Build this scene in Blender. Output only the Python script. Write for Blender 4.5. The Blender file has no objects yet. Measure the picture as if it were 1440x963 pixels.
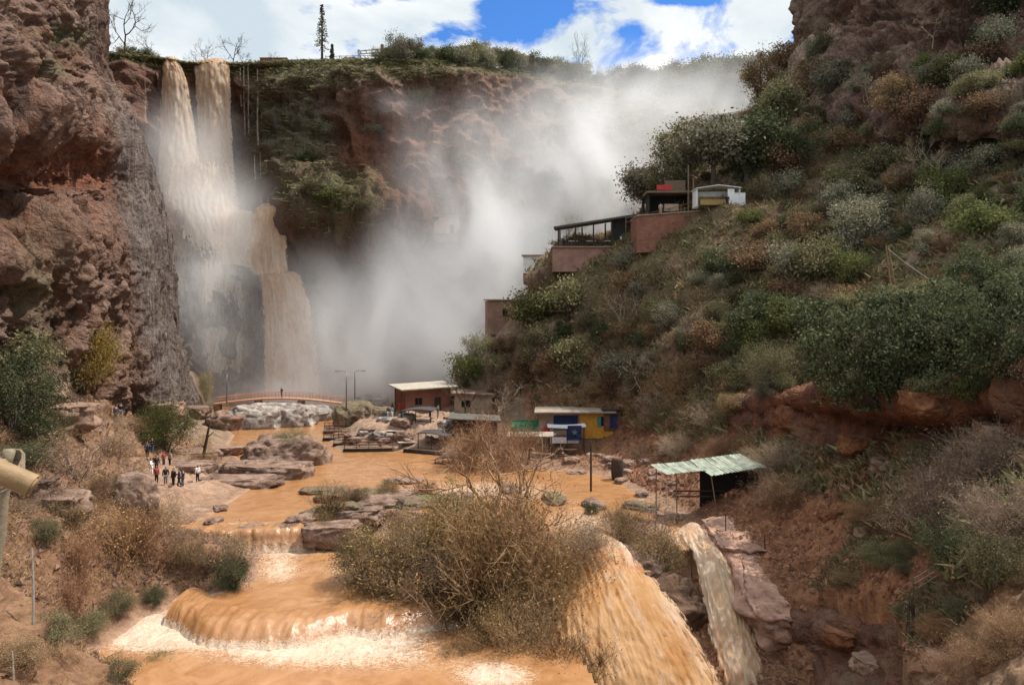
import bpy, bmesh, math, random
import numpy as np
from mathutils import Vector, Matrix
from mathutils.bvhtree import BVHTree
R = math.radians
rng = np.random.default_rng(11)
random.seed(5)
S = bpy.context.scene
COL = S.collection
F, CX, HY, CH = 1040.0, 720.0, 455.0, 17.7          # focal length (px of a 1440 px frame), principal column, horizon row, eye height

def at(px, py, d): return Vector(((px-CX)*d/F, d, CH+(HY-py)*d/F))
def lvl(px, py, z):
    return at(px, py, (CH-z)*F/(py-HY))

# ------------------------------------------------------------------ noise
_perm = rng.permutation(256); _perm = np.concatenate([_perm, _perm, _perm])
_grad = rng.normal(size=(256, 3)); _grad /= np.linalg.norm(_grad, axis=1)[:, None]
def perlin(p):
    p = np.asarray(p, dtype=np.float64)
    i = np.floor(p).astype(np.int64); f = p-i; i &= 255
    u = f*f*f*(f*(f*6-15)+10)
    out = 0
    for dx in (0, 1):
        wx = u[:, 0] if dx else 1-u[:, 0]
        for dy in (0, 1):
            wy = u[:, 1] if dy else 1-u[:, 1]
            for dz in (0, 1):
                wz = u[:, 2] if dz else 1-u[:, 2]
                h = _perm[_perm[_perm[(i[:, 0]+dx) & 255]+((i[:, 1]+dy) & 255)]+((i[:, 2]+dz) & 255)]
                g = _grad[h]
                out = out + wx*wy*wz*(g[:, 0]*(f[:, 0]-dx)+g[:, 1]*(f[:, 1]-dy)+g[:, 2]*(f[:, 2]-dz))
    return out
def fbm(p, sc, octs=5, gain=.5, off=0.):
    p = np.asarray(p)/sc+off; a = 1.; s = 0.
    for _ in range(octs):
        s = s+a*perlin(p); p = p*2.03+7.1; a *= gain
    return s
def ridged(p, sc, octs=5, gain=.5, off=0.):
    p = np.asarray(p)/sc+off; a = 1.; s = 0.
    for _ in range(octs):
        s = s+a*(1-2.2*np.abs(perlin(p))); p = p*2.03+5.3; a *= gain
    return s
def sstep(a, b, x):
    t = np.clip((x-a)/(b-a), 0, 1); return t*t*(3-2*t)
def gauss2(px, py, cx, cy, sx, sy): return np.exp(-((px-cx)/sx)**2-((py-cy)/sy)**2)

# ------------------------------------------------------------------ mesh / object helpers
def tag(o, label=None, cat=None, group=None, kind=None):
    if label: o['label'] = label
    if cat: o['category'] = cat
    if group: o['group'] = group
    if kind: o['kind'] = kind
    return o
def npmesh(name, V, Fc, smooth=True):
    V = np.asarray(V, dtype=np.float32); Fc = np.asarray(Fc, dtype=np.int32)
    me = bpy.data.meshes.new(name); k = Fc.shape[1]
    me.vertices.add(len(V)); me.vertices.foreach_set('co', V.ravel())
    me.loops.add(Fc.size); me.loops.foreach_set('vertex_index', Fc.ravel())
    me.polygons.add(len(Fc)); me.polygons.foreach_set('loop_start', np.arange(0, Fc.size, k, dtype=np.int32))
    me.polygons.foreach_set('use_smooth', np.full(len(Fc), smooth))
    me.update(calc_edges=True); return me
def setattr_f(me, name, vals):
    a = me.attributes.new(name, 'FLOAT', 'POINT'); a.data.foreach_set('value', np.asarray(vals, dtype=np.float32))
def setcol(me, name, vals):
    a = me.attributes.new(name, 'FLOAT_COLOR', 'POINT')
    c = np.ones((len(me.vertices), 4), dtype=np.float32); c[:, :3] = vals
    a.data.foreach_set('color', c.ravel())
def link(o, parent=None):
    COL.objects.link(o)
    if parent: o.parent = parent
    return o
def obj(name, me, mat=None, parent=None):
    o = bpy.data.objects.new(name, me)
    if mat:
        if len(me.materials) == 0: me.materials.append(mat)
        o.material_slots[0].link = 'OBJECT'; o.material_slots[0].material = mat
    return link(o, parent)
def thing(name, label, cat, loc=(0, 0, 0), rotz=0, group=None):
    o = bpy.data.objects.new(name, None); link(o); o.empty_display_size = .3
    o.location = loc; o.rotation_euler = (0, 0, rotz)
    return tag(o, label, cat, group)
class MB:
    def __init__(s): s.v = []; s.f = []
    def box(s, c, d, rz=0, ry=0, rx=0):
        m = Matrix.Translation(Vector(c)) @ Matrix.Rotation(rz, 4, 'Z') @ Matrix.Rotation(ry, 4, 'Y') @ Matrix.Rotation(rx, 4, 'X')
        n = len(s.v)
        for z in (-.5, .5):
            for x, y in ((-.5, -.5), (.5, -.5), (.5, .5), (-.5, .5)):
                s.v.append(tuple(m @ Vector((x*d[0], y*d[1], z*d[2]))))
        s.f += [tuple(n+i for i in q) for q in ((3, 2, 1, 0), (4, 5, 6, 7), (0, 1, 5, 4), (1, 2, 6, 5), (2, 3, 7, 6), (3, 0, 4, 7))]
        return s
    def tube(s, pts, rad, n=6, cap=True):
        pts = [Vector(p) for p in pts]
        if not hasattr(rad, '__len__'): rad = [rad]*len(pts)
        b = len(s.v); up = Vector((0, 0, 1))
        for i, p in enumerate(pts):
            t = (pts[min(i+1, len(pts)-1)]-pts[max(i-1, 0)]).normalized()
            a = t.cross(up if abs(t.z) < .9 else Vector((1, 0, 0))).normalized(); c = t.cross(a)
            for k in range(n):
                w = 2*math.pi*k/n
                s.v.append(tuple(p+(a*math.cos(w)+c*math.sin(w))*rad[i]))
        for i in range(len(pts)-1):
            for k in range(n):
                k2 = (k+1) % n
                s.f.append((b+i*n+k, b+i*n+k2, b+(i+1)*n+k2, b+(i+1)*n+k))
        if cap:
            s.f.append(tuple(b+k for k in reversed(range(n)))); e = b+(len(pts)-1)*n
            s.f.append(tuple(e+k for k in range(n)))
        return s
    def face(s, pts):
        n = len(s.v); s.v += [tuple(p) for p in pts]; s.f.append(tuple(range(n, n+len(pts)))); return s
    def slab(s, pts, th):                                   # polygon extruded downwards by th
        n = len(s.v); k = len(pts)
        s.v += [tuple(p) for p in pts]+[(p[0], p[1], p[2]-th) for p in pts]
        s.f.append(tuple(range(n, n+k))); s.f.append(tuple(n+k+i for i in reversed(range(k))))
        for i in range(k):
            j = (i+1) % k; s.f.append((n+i, n+k+i, n+k+j, n+j))
        return s
    def mesh(s, name, bevel=0, smooth=False):
        me = bpy.data.meshes.new(name); me.from_pydata(s.v, [], s.f); me.update()
        bm = bmesh.new(); bm.from_mesh(me); bmesh.ops.recalc_face_normals(bm, faces=bm.faces)
        if bevel: bmesh.ops.bevel(bm, geom=bm.edges[:], offset=bevel, segments=1, affect='EDGES')
        bm.to_mesh(me); bm.free()
        if smooth:
            for p in me.polygons: p.use_smooth = True
        return me
    def build(s, name, mat, parent=None, bevel=0, smooth=False): return obj(name, s.mesh(name, bevel, smooth), mat, parent)

# ------------------------------------------------------------------ materials
class NT:
    def __init__(s, mat):
        mat.use_nodes = True; s.nt = mat.node_tree; s.nt.nodes.clear()
    def n(s, t, **kw):
        nd = s.nt.nodes.new(t); ins = kw.pop('i', {})
        for k, v in kw.items(): setattr(nd, k, v)
        for k, v in ins.items():
            if hasattr(v, 'is_output') or isinstance(v, bpy.types.NodeSocket): s.nt.links.new(v, nd.inputs[k])
            else: nd.inputs[k].default_value = v
        return nd
    def math(s, op, a, b=0., c=0., clamp=False):
        return s.n('ShaderNodeMath', operation=op, use_clamp=clamp, i={0: a, 1: b, 2: c}).outputs[0]
    def mixc(s, f, a, b, bt='MIX'):
        nd = s.nt.nodes.new('ShaderNodeMix'); nd.data_type = 'RGBA'; nd.blend_type = bt
        for k, v in ((0, f), (6, a), (7, b)):
            if isinstance(v, bpy.types.NodeSocket): s.nt.links.new(v, nd.inputs[k])
            else: nd.inputs[k].default_value = v if k == 0 else (*v, 1)
        return nd.outputs[2]
    def ramp(s, f, stops):
        nd = s.n('ShaderNodeValToRGB', i={0: f}); e = nd.color_ramp.elements
        while len(e) < len(stops): e.new(.5)
        for k, (p, c) in enumerate(stops):
            e[k].position = p; e[k].color = (c, c, c, 1) if not hasattr(c, '__len__') else (*c, 1)
        return nd.outputs[0]
    def noise(s, vec, scale, detail=5, rough=.55, dist=0.):
        return s.n('ShaderNodeTexNoise', i={'Vector': vec, 'Scale': scale, 'Detail': detail, 'Roughness': rough, 'Distortion': dist}).outputs[0]
    def pos(s, sc=(1, 1, 1)):
        p = s.n('ShaderNodeNewGeometry').outputs['Position']
        return s.n('ShaderNodeMapping', i={'Vector': p, 'Scale': sc}).outputs[0]
    def ocoord(s, sc=(1, 1, 1)):
        p = s.n('ShaderNodeTexCoord').outputs['Object']
        return s.n('ShaderNodeMapping', i={'Vector': p, 'Scale': sc}).outputs[0]
    def out(s, sh): s.n('ShaderNodeOutputMaterial', i={'Surface': sh})
    def bsdf(s, col, rough=.85, normal=None, spec=.3, **kw):
        i = {'Base Color': col if isinstance(col, bpy.types.NodeSocket) else (*col, 1), 'Roughness': rough, 'Specular IOR Level': spec}
        if normal is not None: i['Normal'] = normal
        i.update(kw)
        return s.n('ShaderNodeBsdfPrincipled', i=i).outputs[0]
    def bump(s, h, strength=.5, dist=.3):
        return s.n('ShaderNodeBump', i={'Height': h, 'Strength': strength, 'Distance': dist}).outputs[0]
MATS = {}
def simple(name, col, rough=.8, var=.35, scale=3., spec=.3, metal=0., bump=.15):
    """plain material with worn, blotchy variation in object space"""
    if name in MATS: return MATS[name]
    m = bpy.data.materials.new(name); t = NT(m)
    v = t.ocoord(); nz = t.noise(v, scale, 6, .6)
    f = t.ramp(nz, [(.3, 0.), (.7, 1.)])
    c = t.mixc(f, tuple(x*(1-var) for x in col), tuple(min(1, x*(1+var*.6)) for x in col))
    t.out(t.bsdf(c, rough, t.bump(t.noise(v, scale*6, 4), bump, .05), spec, Metallic=metal)); MATS[name] = m; return m
# ------------------------------------------------------------------ materials of the land
def rock_material(name):
    m = bpy.data.materials.new(name); t = NT(m)
    z = t.n('ShaderNodeAttribute', attribute_name='zone').outputs['Color']
    sp = t.n('ShaderNodeSeparateColor', i={0: z})
    red, green, grey = sp.outputs[0], sp.outputs[1], sp.outputs[2]
    hgt = t.n('ShaderNodeAttribute', attribute_name='relief').outputs['Fac']
    p = t.pos(); pv = t.pos((1, 1, .35))
    n1 = t.noise(p, .11, 6, .6, .6); n2 = t.noise(pv, .7, 7, .65, .4); n3 = t.noise(p, 2.6, 5, .7)
    n4 = t.noise(p, .45, 6, .7, .8)
    base = t.mixc(t.ramp(n2, [(.36, 0.), (.62, 1.)]), (.036, .015, .009), (.15, .068, .038))
    base = t.mixc(t.ramp(n1, [(.42, 0.), (.6, .7)]), base, (.14, .078, .055))
    # pale, weathered crusts standing proud of the face
    pale = t.math('MULTIPLY', t.ramp(hgt, [(.45, 0.), (.85, 1.)]), t.ramp(n4, [(.38, 0.), (.58, 1.)]))
    base = t.mixc(t.math('MULTIPLY', pale, .75), base, (.27, .17, .122))
    redc = t.mixc(t.ramp(n2, [(.35, 0.), (.68, 1.)]), (.10, .028, .010), (.26, .080, .026))
    base = t.mixc(red, base, redc)
    greyc = t.mixc(t.ramp(t.noise(t.pos((1.6, 1.6, .09)), 1.7, 6, .7, .3), [(.40, 0.), (.64, 1.)]), (.04, .032, .026), (.27, .225, .195))
    base = t.mixc(grey, base, greyc)
    gm = t.math('MULTIPLY', green, t.ramp(n4, [(.32, .15), (.55, 1.)]))
    grass = t.mixc(t.ramp(n3, [(.35, 0.), (.65, 1.)]), (.04, .042, .014), (.125, .12, .04))
    base = t.mixc(gm, base, grass)
    base = t.mixc(t.math('MULTIPLY', t.ramp(n3, [(.3, 1.), (.48, 0.)]), .55), base, (.035, .022, .016))
    wp = t.n('ShaderNodeVectorMath', operation='ADD', i={0: p, 1: t.n('ShaderNodeVectorMath', operation='SCALE', i={0: t.n('ShaderNodeTexNoise', i={'Vector': p, 'Scale': .5, 'Detail': 5}).outputs[1], 'Scale': 3.2}).outputs[0]}).outputs[0]
    vo = t.n('ShaderNodeTexVoronoi', feature='DISTANCE_TO_EDGE', i={'Vector': wp, 'Scale': .42}).outputs[0]
    vo2 = t.n('ShaderNodeTexVoronoi', feature='DISTANCE_TO_EDGE', i={'Vector': wp, 'Scale': 1.15}).outputs[0]
    crk = t.math('ADD', t.ramp(vo, [(0., 0.), (.16, 1.)]), t.math('MULTIPLY', t.ramp(vo2, [(0., 0.), (.2, 1.)]), .5))
    bh = t.math('ADD', t.math('ADD', t.math('MULTIPLY', n2, 1.0), t.math('MULTIPLY', n3, .5)), t.math('MULTIPLY', t.math('MULTIPLY', crk, .22), t.math('SUBTRACT', 1., grey)))
    bh = t.math('ADD', bh, t.math('MULTIPLY', t.math('MULTIPLY', t.noise(t.pos((1, 1, .08)), 1.6, 6, .65, .2), 1.2), grey))
    rough = t.math('SUBTRACT', .78, t.math('MULTIPLY', grey, .3))
    t.out(t.bsdf(base, rough, t.bump(bh, 1.0, .9), .4)); return m
def soil_material(name):
    m = bpy.data.materials.new(name); t = NT(m)
    z = t.n('ShaderNodeAttribute', attribute_name='zone').outputs['Color']
    sp = t.n('ShaderNodeSeparateColor', i={0: z})
    red, green, rock = sp.outputs[0], sp.outputs[1], sp.outputs[2]
    mud = t.n('ShaderNodeAttribute', attribute_name='mud').outputs['Fac']
    p = t.pos(); n1 = t.noise(p, .18, 6, .6, .5); n2 = t.noise(p, 1.1, 7, .65, .5); n3 = t.noise(p, 4.5, 5, .7)
    soil = t.mixc(t.ramp(n2, [(.35, 0.), (.65, 1.)]), (.115, .07, .043), (.28, .18, .115))
    soil = t.mixc(t.ramp(n1, [(.4, 0.), (.65, .6)]), soil, (.15, .115, .068))
    redc = t.mixc(t.ramp(n2, [(.33, 0.), (.66, 1.)]), (.125, .046, .02), (.30, .135, .065))
    c = t.mixc(red, soil, redc)
    rk = t.mixc(t.ramp(n2, [(.38, 0.), (.6, 1.)]), (.11, .068, .05), (.36, .25, .19))
    c = t.mixc(t.math('MULTIPLY', rock, t.ramp(n1, [(.3, .3), (.5, 1.)])), c, rk)
    g = t.mixc(t.ramp(n3, [(.35, 0.), (.65, 1.)]), (.038, .042, .016), (.12, .115, .042))
    c = t.mixc(t.math('MULTIPLY', green, t.ramp(n2, [(.36, 0.), (.56, 1.)])), c, g)
    md = t.mixc(t.ramp(n2, [(.35, 0.), (.65, 1.)]), (.27, .16, .105), (.40, .265, .185))
    c = t.mixc(mud, c, md)
    c = t.mixc(t.math('MULTIPLY', t.ramp(n3, [(.32, 1.), (.47, 0.)]), .5), c, (.04, .024, .015))
    bh = t.math('ADD', t.math('MULTIPLY', n2, .7), t.math('MULTIPLY', n3, .4))
    t.out(t.bsdf(c, .9, t.bump(bh, .9, .35), .25)); return m
ROCK = rock_material('rock_face'); SOIL = soil_material('hill_soil')

# ------------------------------------------------------------------ the valley floor, left bank and right hillside: one height field
ctrl = [  # (px, py, depth) seen on the ground
 # river bed and beach
 (420,575,150),(520,600,130),(500,640,100),(400,700,78),(350,735,67),(600,700,80),(700,720,72),(850,690,78),(880,720,70),(500,720,70),
 (640,655,92),(560,560,158),(440,555,165),(330,560,150),(600,800,54),(500,800,56),(420,800,57),(350,900,47),(500,920,45),(250,930,46),(700,900,48),(780,830,51),
 # right foot
 (690,575,118),(640,580,121),(600,577,124),(560,580,124),(600,588,113),(540,590,121),(660,600,110),(760,612,106),(870,612,103),(940,640,88),(1000,712,66),(1080,718,62),(930,690,74),(820,640,93),
 # right slope
 (700,500,124),(760,420,126),(830,405,118),(780,349,127),(850,347,125),(900,337,119),(910,304,118),(980,292,115),(1040,288,112),
 (900,480,106),(820,500,112),(1000,400,102),(1000,520,92),(900,560,101),(1100,300,108),(1100,200,124),(1040,180,148),(1100,112,165),(1140,75,160),(1168,0,150),(1195,-90,150),
 (1200,450,80),(1200,300,100),(1200,150,122),(1200,50,136),(1300,400,80),(1300,250,98),(1300,100,113),(1300,0,122),(1440,400,68),(1440,250,84),(1440,100,98),(1440,0,108),(1440,-120,118),(1300,-120,135),
 (1440,560,52),(1300,560,63),(1150,560,77),(1050,600,81),(1440,640,45),(1300,640,55),(1200,640,63),(1120,660,66),(1440,750,38),(1300,750,47),(1190,760,54),
 (1440,860,34),(1300,860,42),(1200,860,47),(1440,963,30),(1300,963,37),(1180,963,41),(1110,930,46),(1100,1040,40),(1000,1060,40),
 (1700,400,58),(1700,0,92),(1700,750,28),(1700,560,42),(1650,963,22),
 # behind the terrace spur
 (900,345,152),(850,380,152),(760,440,146),(700,500,150),(1000,262,165),(1060,205,182),(1000,185,235),(1060,160,240),(880,300,190),(780,400,172),(1250,-60,190),(1100,120,260),(1400,-100,200),
 # left bank
 (280,572,136),(200,575,120),(140,560,100),(300,632,104),(330,690,79),(290,722,71),(240,690,77),(190,690,71),(100,640,74),(60,560,75),(110,545,84),(0,640,60),(0,560,66),(30,700,53),(100,738,53),(180,742,57),(245,765,60),
 (300,800,56),(285,830,53),(200,845,49),(120,900,44),(60,780,46),(0,790,43),(60,860,39),(0,860,36),(30,940,33),(120,963,38),(250,955,42),(180,945,41),(-200,700,44),(-200,900,28),(-300,560,50),(-300,420,62),(-100,500,66),(200,640,88),(230,600,105),
 (120,1100,30),(400,1100,36),(700,1080,36),(-100,1050,26),(1300,1150,26),
]
P = np.array([at(*c) for c in ctrl])
extra = np.array([(-60, 180, 4), (-90, 120, 30), (-90, 60, 25), (-50, 15, 12), (50, 10, 12), (90, 60, 60), (120, 110, 85), (150, 180, 110), (0, 5, 8), (60, 240, 96), (0, 195, 12), (-40, 190, 5), (-20, 178, 2), (10, 175, 8), (120, 260, 112), (-40, 230, 20), (25, 18, 6), (-25, 18, 9)], dtype=float)
P = np.vstack([P, extra])
def tps_fit(xy, z, lam):
    n = len(xy); d2 = ((xy[:, None]-xy[None])**2).sum(-1); K = .5*d2*np.log(d2+1e-9); K[np.diag_indices(n)] = lam
    A = np.zeros((n+3, n+3)); A[:n, :n] = K; A[:n, n] = 1; A[:n, n+1:] = xy; A[n, :n] = 1; A[n+1:, :n] = xy.T
    return np.linalg.solve(A, np.concatenate([z, np.zeros(3)]))
XYS = 40.
w_t = tps_fit(P[:, :2]/XYS, P[:, 2], .004)
def tps_eval(xy):
    out = np.empty(len(xy)); c = P[:, :2]/XYS
    for a in range(0, len(xy), 40000):
        q = xy[a:a+40000]/XYS; d2 = ((q[:, None]-c[None])**2).sum(-1)
        out[a:a+40000] = (.5*d2*np.log(d2+1e-9)) @ w_t[:len(c)]+w_t[len(c)]+q @ w_t[len(c)+1:]
    return out
L0, L1, L2 = 0., -1.6, -2.6
def poly(L, pts): return np.array([tuple(lvl(x, y, L))[:2] for x, y in pts])
pool0 = np.vstack([poly(L0, [(262,742),(300,722),(336,698),(380,672),(372,655),(340,648),(318,630),(330,612),(300,588),(268,578)]), [(-62, 168), (-50, 186), (-12, 186)],
   poly(L0, [(560,582),(500,590),(470,604),(462,622),(478,634),(560,634),(640,642),(700,652),(770,660),(850,668),(890,690),(905,698),(938,716),(968,738),(994,752),(990,764),(960,772),(935,735),(860,722),(838,745),(880,775),(905,803),(840,815),(770,818),(762,770),(735,742),(640,728),(560,715),(500,712),(462,722),(440,740),(360,746)])])
pool1 = poly(L1, [(255,762),(330,764),(390,764),(440,764),(500,742),(545,760),(520,800),(570,820),(620,850),(560,862),(500,858),(430,872),(330,874),(292,866),(268,850),(300,838),(362,815),(365,780),(340,766)])
pool2 = poly(L2, [(250,850),(300,872),(430,876),(540,862),(640,850),(770,862),(850,1000),(860,1150),(400,1150),(260,990),(190,975),(115,945),(150,905),(200,870)])
def sdist(xy, pg):
    d = np.full(len(xy), 1e9); ins = np.zeros(len(xy), bool); n = len(pg)
    for i in range(n):
        a, b = pg[i], pg[(i+1) % n]; e = b-a; w = xy-a
        t = np.clip((w @ e)/(e @ e+1e-12), 0, 1)
        d = np.minimum(d, ((w-t[:, None]*e)**2).sum(1))
        c = ((a[1] <= xy[:, 1]) != (b[1] <= xy[:, 1]))
        with np.errstate(divide='ignore', invalid='ignore'):
            xi = a[0]+(xy[:, 1]-a[1])/(b[1]-a[1])*(b[0]-a[0])
        ins ^= c & (xy[:, 0] < xi)
    d = np.sqrt(d); return np.where(ins, -d, d)
NA, NR = 640, 860
ang = np.linspace(R(-46), R(50), NA)
rad = 13.*np.exp(np.linspace(0, math.log(330/13.), NR))
A, RR = np.meshgrid(ang, rad)
gx = (RR*np.sin(A)).ravel(); gy = (RR*np.cos(A)).ravel(); XY = np.stack([gx, gy], 1)
H = tps_eval(XY)
capy = np.interp(CX+gx/gy*F, [500, 600, 830, 900, 1000, 1060, 1100, 1150, 1250], [150, 150, 150, 138, 124, 114, 112, 96, 40])
H = np.where(gy > 172, np.minimum(H, CH+(HY-capy)*gy/F-8.5), H); H = np.minimum(H, 112)
ppx = CX+gx/gy*F; ppy = HY-(H-CH)/gy*F           # where each ground point shows, for zone masks only
P3 = np.stack([gx, gy, H], 1)
s0, s1, s2 = sdist(XY, pool0), sdist(XY, pool1), sdist(XY, pool2)
slope_m = sstep(4, 14, H); so_pre = np.minimum(np.minimum(s0, s1), s2)
rough_amp = .25+.9*slope_m
mudf = np.maximum(gauss2(ppx, ppy, 580, 605, 110, 40), gauss2(ppx, ppy, 270, 690, 80, 45))*(gy > 60)
H = H+(fbm(P3*[1, 1, .5], 9., 5)*1.3*rough_amp+fbm(P3, 1.6, 3, off=3.)*.22)*(1-.85*mudf)+((gx > 8) & (gy < 62))*.35*ridged(P3, 1.8, 4, .55, off=2.)*(1-np.exp(-np.clip(so_pre, 0, 99)/4))
# shores
smin = np.minimum(np.minimum(np.abs(s0), np.abs(s1)), np.abs(s2))
wts = [1/np.maximum(s, .05)**3 for s in (s0, s1, s2)]
Lw = (wts[0]*L0+wts[1]*L1+wts[2]*L2)/(wts[0]+wts[1]+wts[2])
so = np.minimum(np.minimum(s0, s1), s2)
tt = sstep(0, 5.0, so)
nz = fbm(P3*[1, 1, 0], 2.2, 4, off=9.)
Hs = Lw+.05+.22*so+.18*nz*np.clip(so, 0, 1)
H = np.where(so > 0, Hs*(1-tt)+H*tt, H)
for s, L in ((s0, L0), (s1, L1), (s2, L2)):
    pass
deep = np.where(s0 < 0, L0-np.minimum(1.2, -.8*s0), np.where(s1 < 0, L1-np.minimum(1.2, -.8*s1), L2-np.minimum(1.2, -.8*s2)))
H = np.where(so <= 0, deep, H)
# gully under the right-hand falls
gulp = np.array([tuple(at(x, 0, d))[:2] for x, d in ((745,50),(800,56),(880,57),(950,58.5),(1000,59.5),(1035,56),(1075,52),(1120,48),(1190,44),(1200,36),(640,36),(660,43),(700,46.5))])
sg = sdist(XY, gulp)
cut = np.interp(RR.ravel()*np.cos(A.ravel()), [36, 42, 45, 48, 50.5, 53, 56, 60], [-14, -11.5, -7.6, -5.2, -3.9, -2.7, -1.6, -.9])
H = np.where(sg < 3, np.minimum(H, cut+np.clip(sg, 0, 3)*1.6-.5), H)
# displacement along the normal on steep ground
G = np.stack([gx, gy, H], 1).reshape(NR, NA, 3)
def grid_normals(G):
    du = np.gradient(G, axis=1); dv = np.gradient(G, axis=0); n = np.cross(du, dv)
    return n/np.maximum(np.linalg.norm(n, axis=2, keepdims=True), 1e-9)
N = grid_normals(G)
hrock = sstep(.02, .32, fbm(P3, 13., 4, off=21.))*(gx > 4)*(gy > 58)*slope_m*(1-gauss2(ppx, ppy, 930, 320, 150, 60))
crag = (gauss2(ppx, ppy, 1250, 60, 130, 110)+gauss2(ppx, ppy, 1170, 60, 60, 90)+.8*gauss2(ppx, ppy, 1380, 200, 70, 50)+.7*gauss2(ppx, ppy, 1390, 330, 60, 60)+.6*gauss2(ppx, ppy, 1220, 150, 60, 30)).clip(0, 1)*(gy > 60)
redz = (gauss2(ppx, ppy, 1150, 620, 170, 60)+gauss2(ppx, ppy, 1250, 800, 260, 180)+.8*gauss2(ppx, ppy, 880, 610, 120, 60)+.7*gauss2(ppx, ppy, 1060, 740, 90, 60)+.5*gauss2(ppx, ppy, 760, 560, 90, 60)).clip(0, 1)*(gx > 2)
redz = np.maximum(redz, .55*((gx < 0) & (gy < 100))*(1-slope_m*.5))
steep = np.clip((1-N.reshape(-1, 3)[:, 2])*2.2, 0, 1)
D = (ridged(P3*[1, 1, 1.3], 7.5, 5, .55)*1.3*np.maximum(np.maximum(crag, .8*hrock), .25*redz*(gy < 80))+fbm(P3, 3., 5, .55)*.9*steep)*(1-np.exp(-np.clip(so, 0, 99)/5))
lbm = ((gx < -6) & (gy < 125))*sstep(.8, 5, so)
D = D+lbm*(.75*(ridged(P3*[.8, .8, 1.6], 4.2, 5, .55)-.6)+.3*ridged(P3, 1.1, 3, .5))
G = G+N*D.reshape(NR, NA, 1)
idx = np.arange(NR*NA).reshape(NR, NA)
Q = np.stack([idx[:-1, :-1], idx[:-1, 1:], idx[1:, 1:], idx[1:, :-1]], -1).reshape(-1, 4)
me = npmesh('hillside_ground', G.reshape(-1, 3), Q)
green = (sstep(3, 9, H)*.75*(gx > 5)*(1-crag)*(1-.8*redz)*(1-.8*hrock)+.35*((gx < -5)*sstep(-1, 2, fbm(P3, 8., 3))))
mud = np.maximum(.85*gauss2(ppx, ppy, 270, 690, 75, 42), gauss2(ppx, ppy, 575, 610, 90, 26))*(gy > 60)
mud = np.maximum(mud, .75*np.exp(-np.clip(so, 0, 9)/.7))
setcol(me, 'zone', np.stack([np.maximum(redz, .35*hrock), green, crag+.8*hrock+.5*((gx < -5) & (gy > 60))*sstep(-.2, .3, nz)], 1).clip(0, 1)); setattr_f(me, 'mud', mud.clip(0, 1))
ground = tag(obj('ground', me, SOIL), kind='structure')
LAND_V, LAND_F = [G.reshape(-1, 3)[:]], [Q]

# ------------------------------------------------------------------ lofted rock faces
def cr(C, m):                                             # Catmull-Rom along axis 0, m steps a span
    n = len(C); ext = np.concatenate([2*C[:1]-C[1:2], C, 2*C[-1:]-C[-2:-1]])
    out = []
    for i in range(n-1):
        p0, p1, p2, p3 = ext[i], ext[i+1], ext[i+2], ext[i+3]
        for t in np.arange(m)/m:
            out.append(.5*((2*p1)+(p2-p0)*t+(2*p0-5*p1+4*p2-p3)*t*t+(3*p1-p0-3*p2+p3)*t**3))
    out.append(C[-1]); return np.array(out)
def loft(rows, mr, mc):
    C = np.array([[tuple(at(*q)) if len(q) == 3 else q[:3] for q in r] for r in rows])
    G = cr(C, mr); G = np.transpose(cr(np.transpose(G, (1, 0, 2)), mc), (1, 0, 2)); return G
def grid_faces(nr, nc, flip=False):
    i = np.arange(nr*nc).reshape(nr, nc)
    q = np.stack([i[:-1, :-1], i[1:, :-1], i[1:, 1:], i[:-1, 1:]], -1).reshape(-1, 4)
    return q[:, ::-1] if flip else q
def project(G):
    V = G.reshape(-1, 3); y = np.maximum(V[:, 1], 1); return CX+V[:, 0]/y*F, HY-(V[:, 2]-CH)/y*F

# left cliff
ys = [-330, -120, 0, 60, 110, 160, 200, 250, 290, 340, 400, 460, 530, 580, 650]
ed_ = {-330:(168,104), -120:(166,106), 0:(165,108), 60:(164,109), 110:(166,112), 160:(190,116), 200:(206,119), 250:(224,122), 290:(234,124), 340:(246,126), 400:(252,128), 460:(258,130), 530:(272,134), 580:(284,137), 650:(290,138)}
ed = {k: (v[0]-(20 if 200 < k < 480 else 30 if k <= 160 else 17), v[1]) for k, v in ed_.items()}
bul = {-330:0, -120:0, 0:-1, 60:-2, 110:-3, 160:-4, 200:-1, 250:4.5, 290:4, 340:-1, 400:0, 460:1, 530:3, 580:4, 650:4}
rows = []
for y in ys:
    ex, edp = ed[y]; b = bul[y]
    rows.append([(-420, y, 40), (-200, y, 50+b*.6), (0, y, 65+b), (ex*.33, y, 76+b), (ex*.62, y, 90+b*1.1), (ex*.85, y, 101+b*.8), (ex*.96, y, edp-4+b*.2), (ex, y, edp+2), (ex-2, y, edp+14), (ex-12, y, edp+40), (ex-30, y, edp+80)])
G = loft(rows, 24, 40)
px, py = project(G); V = G.reshape(-1, 3); N = grid_normals(G).reshape(-1, 3)
tocam = -V/np.linalg.norm(V, axis=1)[:, None]
if (N*tocam).sum(1).mean() < 0: N = -N
edge = sstep(.50, .95, px/np.interp(py, ys, [ed[y][0] for y in ys]))
alc = (gauss2(px, py, 60, 235, 150, 42)).clip(0, 1)
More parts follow.
